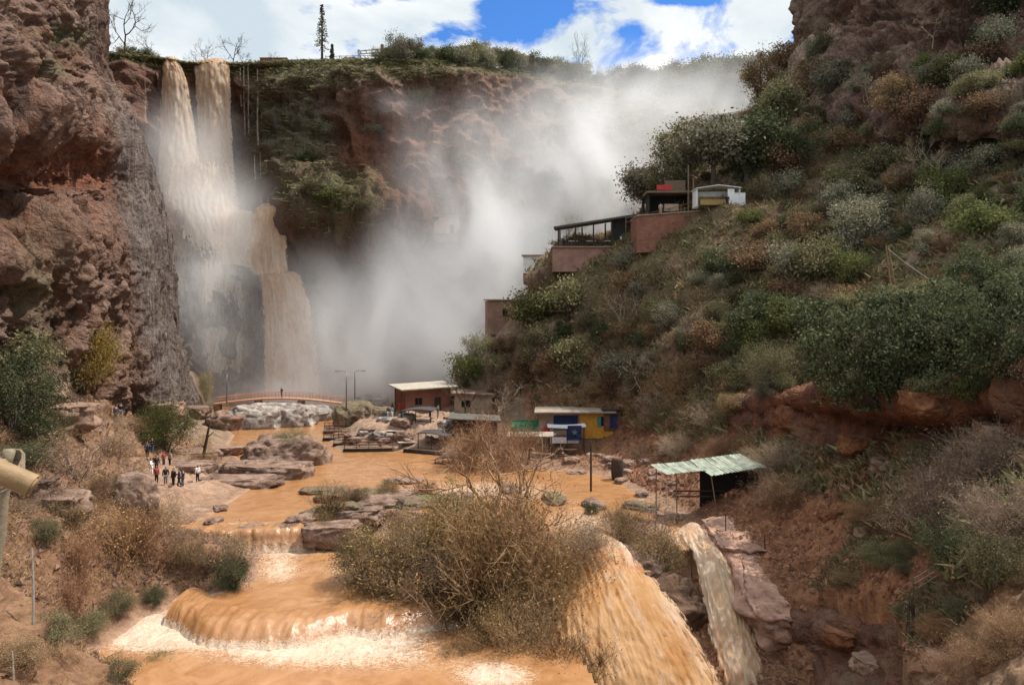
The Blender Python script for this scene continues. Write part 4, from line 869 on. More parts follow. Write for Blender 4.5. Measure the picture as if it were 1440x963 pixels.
bare(rimp(824, -3), 17, 'tall thin dead tree with a wispy top on the rim', 'darktwig', k=2, w=.7)
bare(rimp(850, 0), 8, 'short thin dead tree right of the taller dead one', 'twig', k=0, w=.7)
random.seed(4)
for k, x in enumerate(np.linspace(540, 850, 24)):
    leafy(rimp(x+random.uniform(-5, 5), -1.5+random.uniform(-1, 4)), random.uniform(2.4, 3.8), ('olive', 'dark', 'grey')[k % 3], ('olive scrub spilling over the plateau rim', 'dark scrub spilling over the plateau rim', 'grey-green scrub spilling over the plateau rim')[k % 3], 'scrub along the plateau rim', h=random.uniform(.8, 1.2))
for k, x in enumerate(np.linspace(880, 1100, 16)):
    a = at(x, 150, 235+k*3); leafy(down(a.x, a.y+random.uniform(-8, 8)), random.uniform(4, 6), ('olive', 'dark')[k % 2], ('olive scrub on the hazy far slope', 'dark scrub on the hazy far slope')[k % 2], 'scrub on the hazy far slope', h=.9)
# araucaria-like conifer
def conifer(px, h, label, back=2):
    t_ = thing('conifer', label, 'tree', rimp(px, back), 0); b = MB(); b.tube([(0, 0, -.5), (0, 0, h*.5), (0, 0, h)], [h*.022, h*.016, h*.004], 7); b.build('trunk', BARK, t_, smooth=True)
    r = np.random.default_rng(int(h*7)); c = []
    for z in np.arange(h*.3, h*.99, h*.045):
        L = (h-z)*.16+h*.018
        for w in r.uniform(0, 6.28, 6):
            for s in np.linspace(.15, 1, 14): c.append((math.cos(w)*L*s, math.sin(w)*L*s, z-L*.25*s+r.normal()*.04*h*.2))
    c = np.array(c)+r.normal(size=(len(c), 3))*.09; V, Fq = leaf_quads(c, .42, r, .5); obj('crown', npmesh('conifer_crown', V, Fq, False), LM['dark'], t_)
conifer(453, 15.5, 'tall slim conifer standing alone on the plateau skyline'); conifer(467, 5.2, 'small dark conifer right of the tall slim one')

# --- right hillside shrubs, each one its own object
random.seed(21)
kinds = ['olive', 'dark', 'grey', 'brown', 'green', 'drytwig']
LAB = {'olive': 'olive-green shrub', 'dark': 'dark evergreen shrub', 'grey': 'grey-green shrub', 'brown': 'russet-brown shrub', 'green': 'fresh green shrub', 'drytwig': 'leafless dry shrub'}
def where(x, y):
    if x < 860 and y > 330: return 'on the steep end of the spur below the thatched canopy'
    if y < 200: return 'among the rocks of the upper crag'
    if x < 1060 and y < 420: return 'under the brick terrace wall'
    if x < 1060: return 'on the lower slope above the yellow house'
    if y < 330: return 'on the middle slope right of the white stall'
    if y < 470: return 'on the slope round the twin wooden poles'
    return 'along the top of the red bank'
pts, tries = [], 0
while len(pts) < 300 and tries < 30000:
    tries += 1
    x, y = random.uniform(700, 1460), random.uniform(60, 560)
    p, n = hit(x, y)
    if p is None or p.x < 2 or p.z < 9.5 or p.y > 185: continue
    if 775 < x < 905 and 330 < y < 372: continue
    if 1218 < x < 1300 and 360 < y < 462: continue
    if 876 < x < 1055 and 280 < y < 372: continue
    if 765 < x < 880 and 330 < y < 425: continue
    cragv = math.exp(-((x-1250)/120)**2-((y-60)/90)**2)+.8*math.exp(-((x-1380)/80)**2-((y-330)/50)**2)
    if random.random() < cragv*1.1: continue
    rad_ = random.choice((random.uniform(10, 20), random.uniform(16, 30), random.uniform(26, 42)))*(1.15 if y > 300 else .9)
    if any((x-a)**2+(y-b_)**2 < (.43*(rad_+c_))**2 for a, b_, c_ in pts): continue
    pts.append((x, y, rad_))
    k = random.choices(kinds, (28, 14, 24, 17, 4, 24) if y < 480 else (22, 20, 12, 26, 4, 22))[0]
    r_ = rad_*p.y/F
    lb = LAB[k]+' '+where(x, y); gr_ = LAB[k]+'s '+where(x, y)
    if k == 'drytwig': dry(p-Vector((0, 0, .3)), r_*1.15, random.choice(('twig', 'darktwig', 'redtwig')), random.choice(('brown', 'straw')), lb, gr_, h=1.)
    else: leafy(p-Vector((0, 0, .25)), r_, k, lb, gr_, h=random.uniform(.8, 1.25))
for k in range(60):
    x, y = random.uniform(690, 1040), random.uniform(478, 606); p, n = hit(x, y)
    if p is None or p.y > 135 or p.z < 3.2 or (740 < x < 885 and y > 558) or p.x < -4: continue
    rr = random.uniform(14, 26)*p.y/F; kd = random.choice(('drytwig', 'drytwig', 'brown', 'olive')); lb = LAB[kd]+' low on the spur between the huts and the red bank'
    if kd == 'drytwig': dry(p-Vector((0, 0, .3)), rr*1.2, random.choice(('twig', 'redtwig')), random.choice(('rust', 'straw')), lb, lb.replace('shrub', 'shrubs'), h=.95)
    else: leafy(p-Vector((0, 0, .3)), rr, kd, lb, lb.replace('shrub', 'shrubs'), h=.9)
for k in range(34):
    x, y = random.uniform(20, 290), random.uniform(600, 800); p, n = hit(x, y)
    if p is None or (p.y > 60 and 195 < x and y > 640) or p.x > -9: continue
    zone_ = 'on the slope above the visitors' if y < 690 else 'on the lower left bank near the cascades'
    dry(p-Vector((0, 0, .15)), random.uniform(14, 30)*p.y/F, random.choice(('twig', 'redtwig', 'darktwig')), random.choice(('rust', 'straw', 'brown')), 'dry scrub bush '+zone_, 'dry scrub '+zone_, h=.8)
for k, (x, y, r_, tw, lb) in enumerate(((955,642,2.6,'twig','dry brush on the bank left above the tin roof'), (1012,646,2.4,'redtwig','dry brush directly behind the middle of the tin roof'), (1085,668,2.8,'twig','dry brush hanging over the right corner of the tin roof'), (1098,712,2.4,'redtwig','dry brush beside the dark back of the tin shelter'))):
    dry(g(x, y), r_, tw, 'straw', lb, proto=DENSETW[k % 2], h=.9)
for k in range(26):
    x, y = random.uniform(1130, 1440), random.uniform(650, 955); p, n = hit(x, y)
    if p is None or p.y < 33 or (x < 1190 and y > 740): continue
    kd = random.choice(('drytwig', 'drytwig', 'brown', 'olive')); rr = random.uniform(20, 42)*p.y/F; lb = LAB[kd]+' scattered over the red slope at the lower right'
    if kd == 'drytwig': dry(p-Vector((0, 0, .15)), rr, random.choice(('twig', 'redtwig', 'darktwig')), random.choice(('rust', 'straw')), lb, lb.replace('shrub', 'shrubs'), DENSETW[k % 2], .7)
    else: leafy(p-Vector((0, 0, .1)), rr*.7, kd, lb, lb.replace('shrub', 'shrubs'), WEEP[k % 2], .65)
for k, (x, y, r_, lb) in enumerate(((1395,935,1.6,'dry twig bush in the bottom right corner beside the pale stones'), (1432,905,1.7,'dry twig bush at the right edge just under the wire fence'), (1350,955,1.4,'dry twig bush at the bottom edge left of the corner stones'))):
    dry(g(x, y), r_, 'redtwig', 'straw', lb, proto=DENSETW[k % 2], h=.8)
for k, (x, y, d, h_, lb) in enumerate(((655,592,112,6.5,'bare tree behind the dark shack'), (697,604,108,7.5,'bare tree between the dark shack and the green tarpaulin'), (735,580,114,6.0,'bare tree on the slope above the green tarpaulin'), (905,612,100,6.0,'bare tree right of the dark brown cabin'), (800,560,116,5.5,'bare tree directly behind the yellow house roof'))):
    bare(gp(x, y, d), h_, lb, 'twig' if k % 2 else 'darktwig', k=k % 3, w=1.5)
for k, (x, y, r_, lb) in enumerate(((700,612,2.2,'dry brush in front of the bare tree by the dark shack'), (880,606,2.4,'dry brush at the right corner of the yellow house'), (912,598,2.6,'dry brush on the rubble right of the dark brown cabin'), (640,606,2.0,'dry brush at the left corner of the dark shack'), (905,640,2.2,'dry brush on the bank above the flooded channel'), (855,640,1.7,'low dry brush behind the barrel'))):
    dry(g(x, y), r_, 'redtwig' if k % 2 else 'twig', 'rust', lb, proto=DRY[k % 3], h=.9)
for k, (x, y, r_, mt, lb) in enumerate(((62,625,2.4,'dark','dark shrub among the red twigs above the bamboo rail'), (148,700,1.8,'brown','brown shrub under the right side of the pale twig tangle'), (92,735,1.6,'brown','brown shrub on the edge of the left bank terrace'), (262,790,1.6,'brown','brown root-hung shrub on the undercut bank above the foam'), (300,800,1.5,'brown','brown shrub close left of the dark waterside shrub'), (30,660,2.0,'dark','dark shrub right behind the bamboo rail end'), (210,600,1.8,'dark','dark shrub between the far group of people and the green bush'), (60,760,1.4,'olive','olive shrub near the tall grey stake'))):
    leafy(g(x, y), r_, mt, lb, proto=WEEP[k % 2], h=.8)
for k, (x, y, r_, lb) in enumerate(((500,716,1.5,'brown shrub on the rocks between the upper cascade and the thicket'), (545,706,1.6,'brown shrub on the ledge behind the left end of the thicket'), (600,706,1.4,'small brown shrub on the ledge behind the thicket'))):
    leafy(wl(x, y, 0, .2) if 'wl' in globals() else lvl(x, y, 0), r_, 'brown', lb, proto=WEEP[k % 2], h=1.0)
leafy(g(655, 540), 3.4, 'green', 'pale green bush half lost in the mist behind the beige hut', proto=LEAFY[0], h=1.2)
leafy(g(668, 515), 3.0, 'grey', 'grey bush in the mist at the tip of the spur foot', proto=LEAFY[2], h=1.2)
# moss and hanging grass on the ledges behind the falls
for k, (x, y, r_, mt, lb) in enumerate(((470,290,4.6,'green','green mossy hump on the ledge right of the falls'), (505,300,4.6,'olive','dark mossy hump between the green hump and the brick ruins'), (440,280,4.,'olive','hanging plants just right of the broad veil of water'), (425,225,4.,'dark','dark hanging plants in the recess right of the high falls'), (450,190,3.6,'grey','grey hanging plants on the dark rock face right of the falls'), (530,190,3.6,'grey','grey hanging plants in the middle of the red cliff'), (590,150,3.5,'olive','olive scrub on a ledge of the red cliff'), (660,240,4.,'olive','olive scrub in the spray on the lower red cliff'))):
    p, n = hit(x, y); leafy(p+n*(-1.2), r_, mt, lb, proto=LEAFY[k % 4], h=.75)

# --- ground cover nobody could count
def scatter(name, pts, n_each, size, mat, seed, up=.8, wid=.12, lean=.7):
    r = np.random.default_rng(seed); P_ = np.repeat(np.asarray(pts), n_each, 0); n = len(P_)
    P_ = P_+np.concatenate([r.normal(size=(n, 2))*size*.45, np.zeros((n, 1))], 1)
    s = size*r.uniform(.45, 1.3, (n, 1)); d = np.concatenate([r.normal(size=(n, 2))*lean, np.full((n, 1), up)], 1); d /= np.linalg.norm(d, axis=1)[:, None]
    sd_ = np.cross(d, r.normal(size=(n, 3))); sd_ /= np.linalg.norm(sd_, axis=1)[:, None]; w = s*wid
    bend = np.concatenate([r.normal(size=(n, 2))*.3, np.full((n, 1), -.15)], 1)*s
    V = np.stack([P_-sd_*w*.5, P_+sd_*w*.5, P_+d*s*.6+sd_*w*.35+bend*.3, P_+d*s+bend], 1).reshape(-1, 3)
    me = npmesh(name, V, np.arange(4*n).reshape(n, 4), False); return tag(obj(name, me, LM[mat]), kind='stuff')
gv = LAND_V[0]; gvx = CX+gv[:, 0]/gv[:, 1]*F; gvy = HY-(gv[:, 2]-CH)/gv[:, 1]*F
r_ = np.random.default_rng(3)
def pick(mask, n):
    ii = np.flatnonzero(mask); return gv[r_.choice(ii, min(n, len(ii)), False)]
inview = (gvx > -40) & (gvx < 1480) & (gvy < 990) & (gv[:, 1] > 37)
dry_ok = (so > 1.2) & inview
hill = dry_ok & (gv[:, 0] > 3) & (gv[:, 2] > 4)
nzv = fbm(gv, 6., 3, off=5.)
scatter('undergrowth', pick(hill & (nzv > -.12), 15000), 8, 1.0, 'olive', 1, wid=.2)
scatter('undergrowth', pick(hill & (nzv < .15), 13000), 7, .9, 'brown', 2, wid=.16)
scatter('dry_grass', pick(hill, 8000), 5, .8, 'straw', 4, wid=.06)
lb_ = dry_ok & (gv[:, 0] < -4) & (gv[:, 1] < 100) & (mud < .3)
scatter('dry_grass', pick(lb_ & (nzv > -.1), 8000), 7, .32, 'straw', 5, wid=.07)
scatter('dry_grass', pick(lb_, 6000), 6, .3, 'redtwig', 6, wid=.06, up=.5)
rb_ = dry_ok & (gv[:, 0] > 6) & (gv[:, 1] < 100) & (gv[:, 2] < 9)
scatter('dry_grass', pick(rb_ & (nzv > -.1), 6000), 6, .42, 'redtwig', 7, wid=.06, up=.5)
scatter('undergrowth', pick(rb_ & (nzv > .05) & (gvx > 1150), 4000), 6, .4, 'olive', 8, wid=.14)
pv_ = LAND_V[2]; pvx = CX+pv_[:, 0]/pv_[:, 1]*F; pvy = HY-(pv_[:, 2]-CH)/pv_[:, 1]*F
okp = (pvx > 150) & (pvx < 1150) & (gr > .35)
ii = np.flatnonzero(okp); scatter('cliff_plants', pv_[r_.choice(ii, min(5000, len(ii)), False)], 7, 1.3, 'olive', 9, up=.1, wid=.2)

def rubble(name, pts, size, mat, seed):
    r = np.random.default_rng(seed); pts = np.asarray(pts); n = len(pts)
    base = np.array([(1, 0, -.2), (-.5, .87, -.2), (-.5, -.87, -.2), (.2, .1, .75), (-.1, -.3, .6)])
    s = size*np.exp(np.clip(r.normal(size=(n, 1, 1))*.5, -1, .8)); V = base[None]*s*r.uniform(.6, 1.4, (n, 5, 3)); w = r.uniform(0, 6.28, n); c, sn = np.cos(w)[:, None], np.sin(w)[:, None]
    V = np.stack([V[:, :, 0]*c-V[:, :, 1]*sn, V[:, :, 0]*sn+V[:, :, 1]*c, V[:, :, 2]], 2)+pts[:, None]
    tri = np.array([(0, 1, 3), (1, 4, 3), (1, 2, 4), (2, 0, 4), (0, 3, 4)]); Fc = (tri[None]+(np.arange(n)*5)[:, None, None]).reshape(-1, 3)
    return tag(obj(name, npmesh(name, V.reshape(-1, 3), Fc, False), mat), kind='stuff')
RUB = leaf_material('rubble_stone', (.12, .07, .045), (.32, .2, .135), 0.); RUBR = leaf_material('red_rubble_stone', (.13, .055, .028), (.34, .17, .09), 0.)
rubble('rubble', pick(lb_, 6000), .13, RUB, 1); rubble('rubble', pick(rb_, 7000), .14, RUBR, 2); rubble('rubble', pick(hill, 5000), .25, RUB, 3)
rubble('rubble', pick(dry_ok & (gvx > 850) & (gvx < 1050) & (gvy > 590) & (gvy < 700), 1500), .22, RUBR, 4)
# ------------------------------------------------------------------ rocks
def rock_stone(name, dark, light, moss=0.):
    m = bpy.data.materials.new(name); t = NT(m); p = t.pos(); n1 = t.noise(p, .8, 7, .65, .4); n2 = t.noise(p, 4., 5, .7)
    c = t.mixc(t.ramp(n1, [(.36, 0.), (.64, 1.)]), dark, light); c = t.mixc(t.math('MULTIPLY', t.ramp(n2, [(.3, 1.), (.46, 0.)]), .6), c, tuple(x*.35 for x in dark))
    if moss:
        up = t.n('ShaderNodeSeparateXYZ', i={0: t.n('ShaderNodeNewGeometry').outputs['Normal']}).outputs[2]
        c = t.mixc(t.math('MULTIPLY', t.math('MULTIPLY', t.ramp(up, [(.3, 0.), (.7, 1.)]), t.ramp(n1, [(.47, 0.), (.58, 1.)])), moss), c, (.085, .085, .03))
    t.out(t.bsdf(c, .85, t.bump(t.math('ADD', n1, t.math('MULTIPLY', n2, .5)), 1., .2), .15)); return m
R_GREY = rock_stone('tufa_stone', (.10, .082, .07), (.42, .36, .31)); R_BROWN = rock_stone('brown_stone', (.10, .06, .042), (.30, .2, .15)); R_MOSS = rock_stone('mossy_stone', (.09, .06, .04), (.27, .2, .14), .9); R_DARK = rock_stone('dark_wet_stone', (.04, .024, .016), (.14, .08, .05)); R_SLAB = rock_stone('pink_slab_stone', (.24, .125, .085), (.45, .28, .2)); R_PINK = rock_stone('slab_stone', (.15, .088, .06), (.33, .215, .155))
def rock(loc, dim, mat, label, group=None, seed=0, rz=0., flat=0., rot=(0, 0), amp=.35, name='rock', det=4):
    bm = bmesh.new(); bmesh.ops.create_icosphere(bm, subdivisions=5, radius=1); V = np.array([v.co[:] for v in bm.verts])
    sgn = np.sign(V); V = sgn*np.abs(V)**(.66); V *= (1+amp*(ridged(V+seed*3.1, 1.3, det, .55)-.5)+.13*fbm(V+seed, .4, 5, .6)+.07*(ridged(V*[1, 1, 1.8]+seed, .28, 3)-.6))[:, None]
    if flat: V[:, 2] = np.minimum(V[:, 2], flat+.06*fbm(V+seed, .6, 3))
    V *= np.array(dim)/2
    M_ = np.array(Matrix.Rotation(rz, 3, 'Z') @ Matrix.Rotation(rot[0], 3, 'X') @ Matrix.Rotation(rot[1], 3, 'Y')); V = V @ M_.T
    for v, c in zip(bm.verts, V): v.co = c
    me = bpy.data.meshes.new(name); bm.to_mesh(me); bm.free()
    for p in me.polygons: p.use_smooth = True
    o = obj(name, me, mat); o.location = loc; return tag(o, label, 'rock', group)
def wl(px, py, z=0., dz=0.): p = lvl(px, py, z); return Vector((p.x, p.y, z+dz))
rock(wl(360,600,0,.9), (7, 5, 4.2), R_GREY, 'pale grey tufa rock under the left half of the footbridge', None, 1, .2)
rock(wl(400,597,0,.9), (8, 5, 4.4), R_GREY, 'pale grey tufa rock under the middle of the footbridge', None, 2, -.1)
rock(wl(432,590,0,.5), (6.5, 4.5, 3.0), R_GREY, 'low grey rock where the footbridge rocks reach the open water', None, 3, .1)
rock(wl(318,604,0,.5), (4.6, 3.5, 3.6), R_BROWN, 'smooth brown rock with a trickle at the left end of the footbridge', None, 4, .3)
rock(wl(500,600,0,1.0), (5.4, 5, 4.6), R_MOSS, 'mossy rock with pale top left of the moored rafts', None, 5, .2)
rock(wl(530,598,0,.8), (5.4, 4, 3.6), R_MOSS, 'mossy rock right behind the moored rafts', None, 6, -.4)
rock(wl(522,574,0,.6), (5.5, 4, 3.2), R_GREY, 'grey spray-wet boulder by the misty pool', None, 7, .8)
rock(wl(404,650,0,.3), (7.6, 5.2, 4.4), R_BROWN, 'rounded island rock with a grassy crown in the upper pool', None, 8, .1)
leafy(wl(408,648,0,1.3), 3.2, 'olive', 'low olive bush crowning the rounded island rock', proto=FINE[0], h=.6)
leafy(wl(382,650,0,1.2), 2.2, 'brown', 'low brown scrub on the left shoulder of the island rock', proto=FINE[1], h=.6)
rock(wl(385,668,0,.35), (6.6, 4, 2.4), R_BROWN, 'brown rock shelf just in front of the island rock', None, 9, -.15, .8)
rock(wl(340,682,0,.2), (6.4, 3.2, 1.7), R_BROWN, 'flat brown rock at the edge of the beach', None, 10, .05, .8)
rock(wl(350,664,0,.3), (5.2, 3, 2.2), R_BROWN, 'brown rock behind the flat rock on the beach', None, 11, .2, .8)
rock(wl(255,668,0,.5), (6.5, 3.4, 2.4), R_BROWN, 'flat layered rock behind the group of visitors', None, 12, -.1, .8)
rock(wl(300,640,0,.4), (5.5, 3, 2.), R_PINK, 'reddish layered rock below the leaning dead trunk', None, 13, .1, .8)
rock(wl(275,648,0,.4), (4.5, 3, 2.2), R_BROWN, 'grey-brown ledge left of the reddish layered rock', None, 14, .1, .8)
rock(wl(568,678,0,0), (3.0, 1.6, .8), R_BROWN, 'small drift of debris alone in the open pool', None, 15)
rock(wl(490,702,0,.1), (4.6, 2.6, 1.5), R_MOSS, 'mossy rock in the river left of the thicket', None, 16, .1, .8)
rock(wl(455,692,0,.0), (3.6, 1.8, 1.0), R_MOSS, 'small green rock upstream of the brown shrub', None, 17, .1, .8)
rock(wl(525,695,0,.0), (4.4, 1.8, 1.0), R_MOSS, 'long low green rock at the head of the thicket', None, 18, .0, .8)
rock(wl(505,722,0,.0), (3.4, 2.4, 1.5), R_BROWN, 'brown rock between the dark shrub and the thicket', None, 19, .2, .7)
rock(wl(470,748,-.3,.0), (3.8, 2.2, 2.), R_BROWN, 'dark wet rock at the right end of the upper cascade', None, 20, .2, .7)
rock(wl(400,748,-.3,.1), (1.6, 1.1, .8), R_BROWN, 'small rock breaking the lip of the upper cascade', None, 21, .2)
rock(wl(352,748,-.3,.1), (1.8, 1.0, .8), R_BROWN, 'small rock left of centre on the lip of the upper cascade', None, 22, .8)
rock(g(185,715)+Vector((0, 0, .5)), (2.8, 2.4, 3.4), R_BROWN, 'dark upright rock beside the path left of the visitors', None, 23, .3)
rock(g(20,690), (4.2, 2.6, 2.), R_BROWN, 'layered rock behind the bamboo post', None, 24, .3, .8)
rock(g(75,705), (3.6, 2.4, 1.8), R_BROWN, 'layered rock under the big pale twig tangle', None, 25, -.2, .8)
rock(g(10,545), (7, 4, 2.6), R_PINK, 'pale weathered ledge at the left edge below the olive bush', None, 26, .1, .8)
rock(g(80,582), (6, 4, 2.8), R_PINK, 'pale rounded ledge under the yellow bush', None, 27, -.3, .8)
rock(g(270,580), (5, 3.4, 3.), R_BROWN, 'brown boulder against the foot of the rock wall by the bridge', None, 28, -.3, .8)
rock(g(225,575), (4.4, 3, 2.2), R_PINK, 'pale boulder behind the far group of visitors', None, 29, .3, .8)
# slab under the narrow fall
rock(at(1118, 805, 54.5)+Vector((0, 0, -.9)), (7.6, 9.4, 3.6), R_SLAB, 'large flat pink slab tilted towards the viewer beside the narrow fall', None, 31, -.18, .55, (R(17), R(4)), .22, 'rock_slab')
rock(at(1060, 745, 60)+Vector((0, 0, -.7)), (6.5, 6.0, 2.2), R_SLAB, 'flat red ledge above the large pink slab', None, 32, .1, .55, (R(6), 0), .2)
rock(at(1165, 850, 52.5), (2.2, 3.0, 2.6), R_PINK, 'broken edge block at the right side of the pink slab', None, 33, .4, .7)
rock(at(925, 850, 53.6)+Vector((0, 0, -1.4)), (4.4, 4.4, 5.2), R_DARK, 'dark rock core dividing the two lower falls', None, 34, .3)
rock(at(870, 790, 57)+Vector((0, 0, -1.4)), (5.0, 5, 3.4), R_BROWN, 'brown rock hump at the head of the broad fall', None, 35, .1)
for k, (x, y, w, lb) in enumerate(((1210,620,4.,'orange boulder in the red bank under the dark bush'), (1250,650,3.,'square orange boulder left of the pale twigs'), (1150,640,3.2,'orange boulder above the right end of the tin shelter'), (1400,605,3.4,'rounded boulder at the lip of the black hollow'), (1300,560,4.,'dark rock under the overhanging green bush'), (1225,930,2.6,'red-brown boulder low on the right slope'), (1180,890,2.4,'red-brown boulder under the edge of the pink slab'), (1330,925,2.2,'red-brown stone below the wire fence'), (1170,720,2.2,'red stone right of the tin shelter'), (1220,745,2.0,'red stone in the middle of the lower red slope'), (1395,940,1.8,'stone at the lower right below the fence'))):
    rock(g(x, y), (w*.62, w*.5, w*.42), R_PINK if k % 2 else rock_stone('orange_stone', (.12, .048, .022), (.27, .12, .06)), lb, None, 40+k, .4*k, .7)

for k, (px, py, d, w, lb) in enumerate(((575,880,53,6.5,'drowned rock under the left part of the river thicket'), (700,905,50.5,7.5,'drowned rock under the centre of the river thicket'), (660,968,46,3.6,'low dark rock under the clump of drowned roots'), (770,985,46.5,6.0,'dark rock at the foot of the broad fall under the near shrubs'), (800,930,47.6,4.4,'dark rock on the brink of the broad fall beside the lowest pool'), (812,985,45.2,4.6,'dark rock at the bottom edge between the lowest pool and the broad fall'), (790,880,51.5,4.0,'dark rock at the left side of the broad fall'), (640,820,55.5,6.5,'drowned rock at the back of the river thicket'))):
    rock(at(px, py, d)+Vector((0, 0, -.7)), (w, w*.75, 2.6), R_DARK, lb, None, 60+k, .5*k)
for k, (px, py, w, lb) in enumerate(((610,705,3.0,'flat brown stone just upstream of the thicket'), (645,700,2.4,'brown stone in the white water behind the thicket'), (560,700,3.2,'low mossy stone behind the left end of the thicket'), (440,722,2.0,'small brown stone above the upper cascade'), (720,690,2.6,'brown stone in the shallows below the orange willow'), (310,716,1.6,'dark stone at the beach end near the upper cascade'), (900,715,2.6,'brown stone at the right edge of the flooded channel'), (945,728,2.2,'flat stone just above the narrow fall'))):
    rock(wl(px, py, 0, .05), (w, w*.6, w*.32), R_BROWN if k % 3 else R_MOSS, lb, None, 80+k, .4*k)

for k, (px, py, w, lb) in enumerate(((480,722,3.6,'brown ledge stone just right of the bare waterside twigs'), (535,712,4.0,'broad flat ledge stone behind the left end of the thicket'), (585,712,3.6,'ledge stone in the middle of the line behind the thicket'), (425,735,2.4,'wet stone on the upper cascade lip near the dark shrub'), (640,716,3.0,'ledge stone at the right end of the line behind the thicket'), (300,735,1.5,'small stone at the left end of the upper cascade lip'), (780,705,2.6,'stone in the white water right of the thicket tree'), (835,712,2.2,'stone under the small dark bush in the flood'))):
    rock(wl(px, py, 0, .05), (w, w*.6, w*.4), R_BROWN if k % 2 else R_MOSS, lb, None, 120+k, .3*k)

random.seed(17)
for k in range(22):
    px, py = random.uniform(488, 640), random.uniform(582, 622); p_, n_ = hit(px, py)
    if p_ is None or p_.y > 135: continue
    w = random.uniform(.9, 2.4); rock(p_+Vector((0, 0, .05)), (w, w*.7, w*.45), R_GREY if k % 2 else R_BROWN, 'stone strewn over the mud flat behind the rafts', 'stones strewn over the mud flat', 150+k, k*.7)
for k in range(26):
    px, py = random.uniform(775, 950), random.uniform(628, 700); p_, n_ = hit(px, py)
    if p_ is None: continue
    w = random.uniform(.7, 1.9); rock(p_+Vector((0, 0, .05)), (w, w*.7, w*.5), R_BROWN if k % 2 else R_PINK, 'broken stone on the bank between the yellow house and the tin shelter', 'broken stones on the bank below the yellow house', 180+k, k*.9)
# ------------------------------------------------------------------ built things
WOOD = simple('weathered_wood', (.17, .115, .075), .85, .45, 4); DWOOD = simple('dark_wood', (.055, .037, .027), .85, .4, 4)
BRICK = None
def brick_material(name, c1, c2, mortar, sc=1.):
    m = bpy.data.materials.new(name); t = NT(m); v = t.n('ShaderNodeTexCoord').outputs['Object']
    sx_ = t.n('ShaderNodeSeparateXYZ', i={0: v}); u = t.math('ADD', sx_.outputs[0], sx_.outputs[1])
    cv = t.n('ShaderNodeCombineXYZ', i={0: u, 1: sx_.outputs[2], 2: 0.}).outputs[0]
    br = t.n('ShaderNodeTexBrick', i={'Vector': cv, 'Color1': (*c1, 1), 'Color2': (*c2, 1), 'Mortar': (*mortar, 1), 'Scale': sc, 'Mortar Size': .012, 'Brick Width': .5, 'Row Height': .22})
    n = t.noise(v, .7, 6, .65); c = t.mixc(t.math('MULTIPLY', t.ramp(n, [(.4, 0.), (.65, 1.)]), .5), br.outputs[0], tuple(x*.45 for x in c1))
    t.out(t.bsdf(c, .9, t.bump(br.outputs['Fac'], -.4, .02), .2)); return m
BRICK = brick_material('red_brick', (.27, .115, .075), (.21, .09, .058), (.24, .15, .11)); CLAY = brick_material('pink_brick', (.33, .19, .14), (.28, .155, .115), (.3, .2, .16))
YEL = simple('yellow_wall', (.50, .24, .035), .85, .3, 2.); BLUE = simple('blue_paint', (.012, .025, .085), .6, .3, 2.); CREAM = simple('cream_plaster', (.36, .26, .18), .9, .3, 1.5)
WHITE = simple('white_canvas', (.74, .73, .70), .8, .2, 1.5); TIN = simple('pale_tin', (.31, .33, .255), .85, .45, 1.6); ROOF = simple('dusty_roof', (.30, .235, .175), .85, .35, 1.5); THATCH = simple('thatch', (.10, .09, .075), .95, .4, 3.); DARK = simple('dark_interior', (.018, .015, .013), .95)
RED = simple('red_paint', (.42, .035, .03), .6, .3, 2.); GREEN = simple('green_tarp', (.02, .22, .10), .55, .3, 1.5); BAMB = simple('bamboo_cane', (.25, .16, .075), .6, .4, 5.); STEEL = simple('grey_steel', (.2, .2, .2), .5, .3, 3., metal=.6); PEACH = simple('peach_paint', (.55, .29, .17), .7, .3, 2.)
PALE = simple('pale_roof', (.36, .31, .25), .85, .3, 1.5); TEAL = simple('teal_tarp', (.08, .42, .36), .6, .25, 1.5); GREY = simple('grey_canvas', (.15, .15, .165), .8, .3, 2.); BRUST = simple('rusty_tin', (.15, .07, .04), .75, .45, 2.)
# footbridge
def footbridge():
    D0, x0, x1 = 141., 303, 486; a, c = at(x0, 0, D0), at(x1, 0, D0); Lx = c.x-a.x
    t_ = thing('footbridge', 'arched footbridge with peach railings across the foot of the falls', 'footbridge', (a.x, D0, 0))
    zz = lambda u: (2.45+1.15*math.sin(math.pi*min(1, max(0, u*.94+.03))))
    n = 24; b = MB()
    for i in range(n):
        u0, u1 = i/n, (i+1)/n
        b.slab([(u0*Lx, -1, zz(u0)), (u1*Lx, -1, zz(u1)), (u1*Lx, 1, zz(u1)), (u0*Lx, 1, zz(u0))], .28)
    b.build('deck', PEACH, t_)
    for y in (-.95, .95):
        b = MB()
        for hgt in (.55, 1.05): b.tube([(u*Lx, y, zz(u)+hgt) for u in np.linspace(0, 1, 25)], .045, 5)
        rl = b.build('railing', PEACH, t_); pm = MB().tube([(0, 0, -.05), (0, 0, 1.12)], .05, 5).mesh('railing_post')
        for u in np.linspace(0, 1, 20):
            o = obj('post', pm, PEACH, rl); o.location = (u*Lx, y, zz(u))
    for u in (.02, .33, .66, .98):
        b = MB(); b.box((u*Lx, 0, zz(u)/2-.9), (1.0, 1.7, zz(u)+1.2)); b.build('pier', R_BROWN, t_, .08)
    return t_, (lambda px: (at(px, 0, D0).x, D0, zz((at(px, 0, D0).x-a.x)/Lx)))
bridge, on_bridge = footbridge()
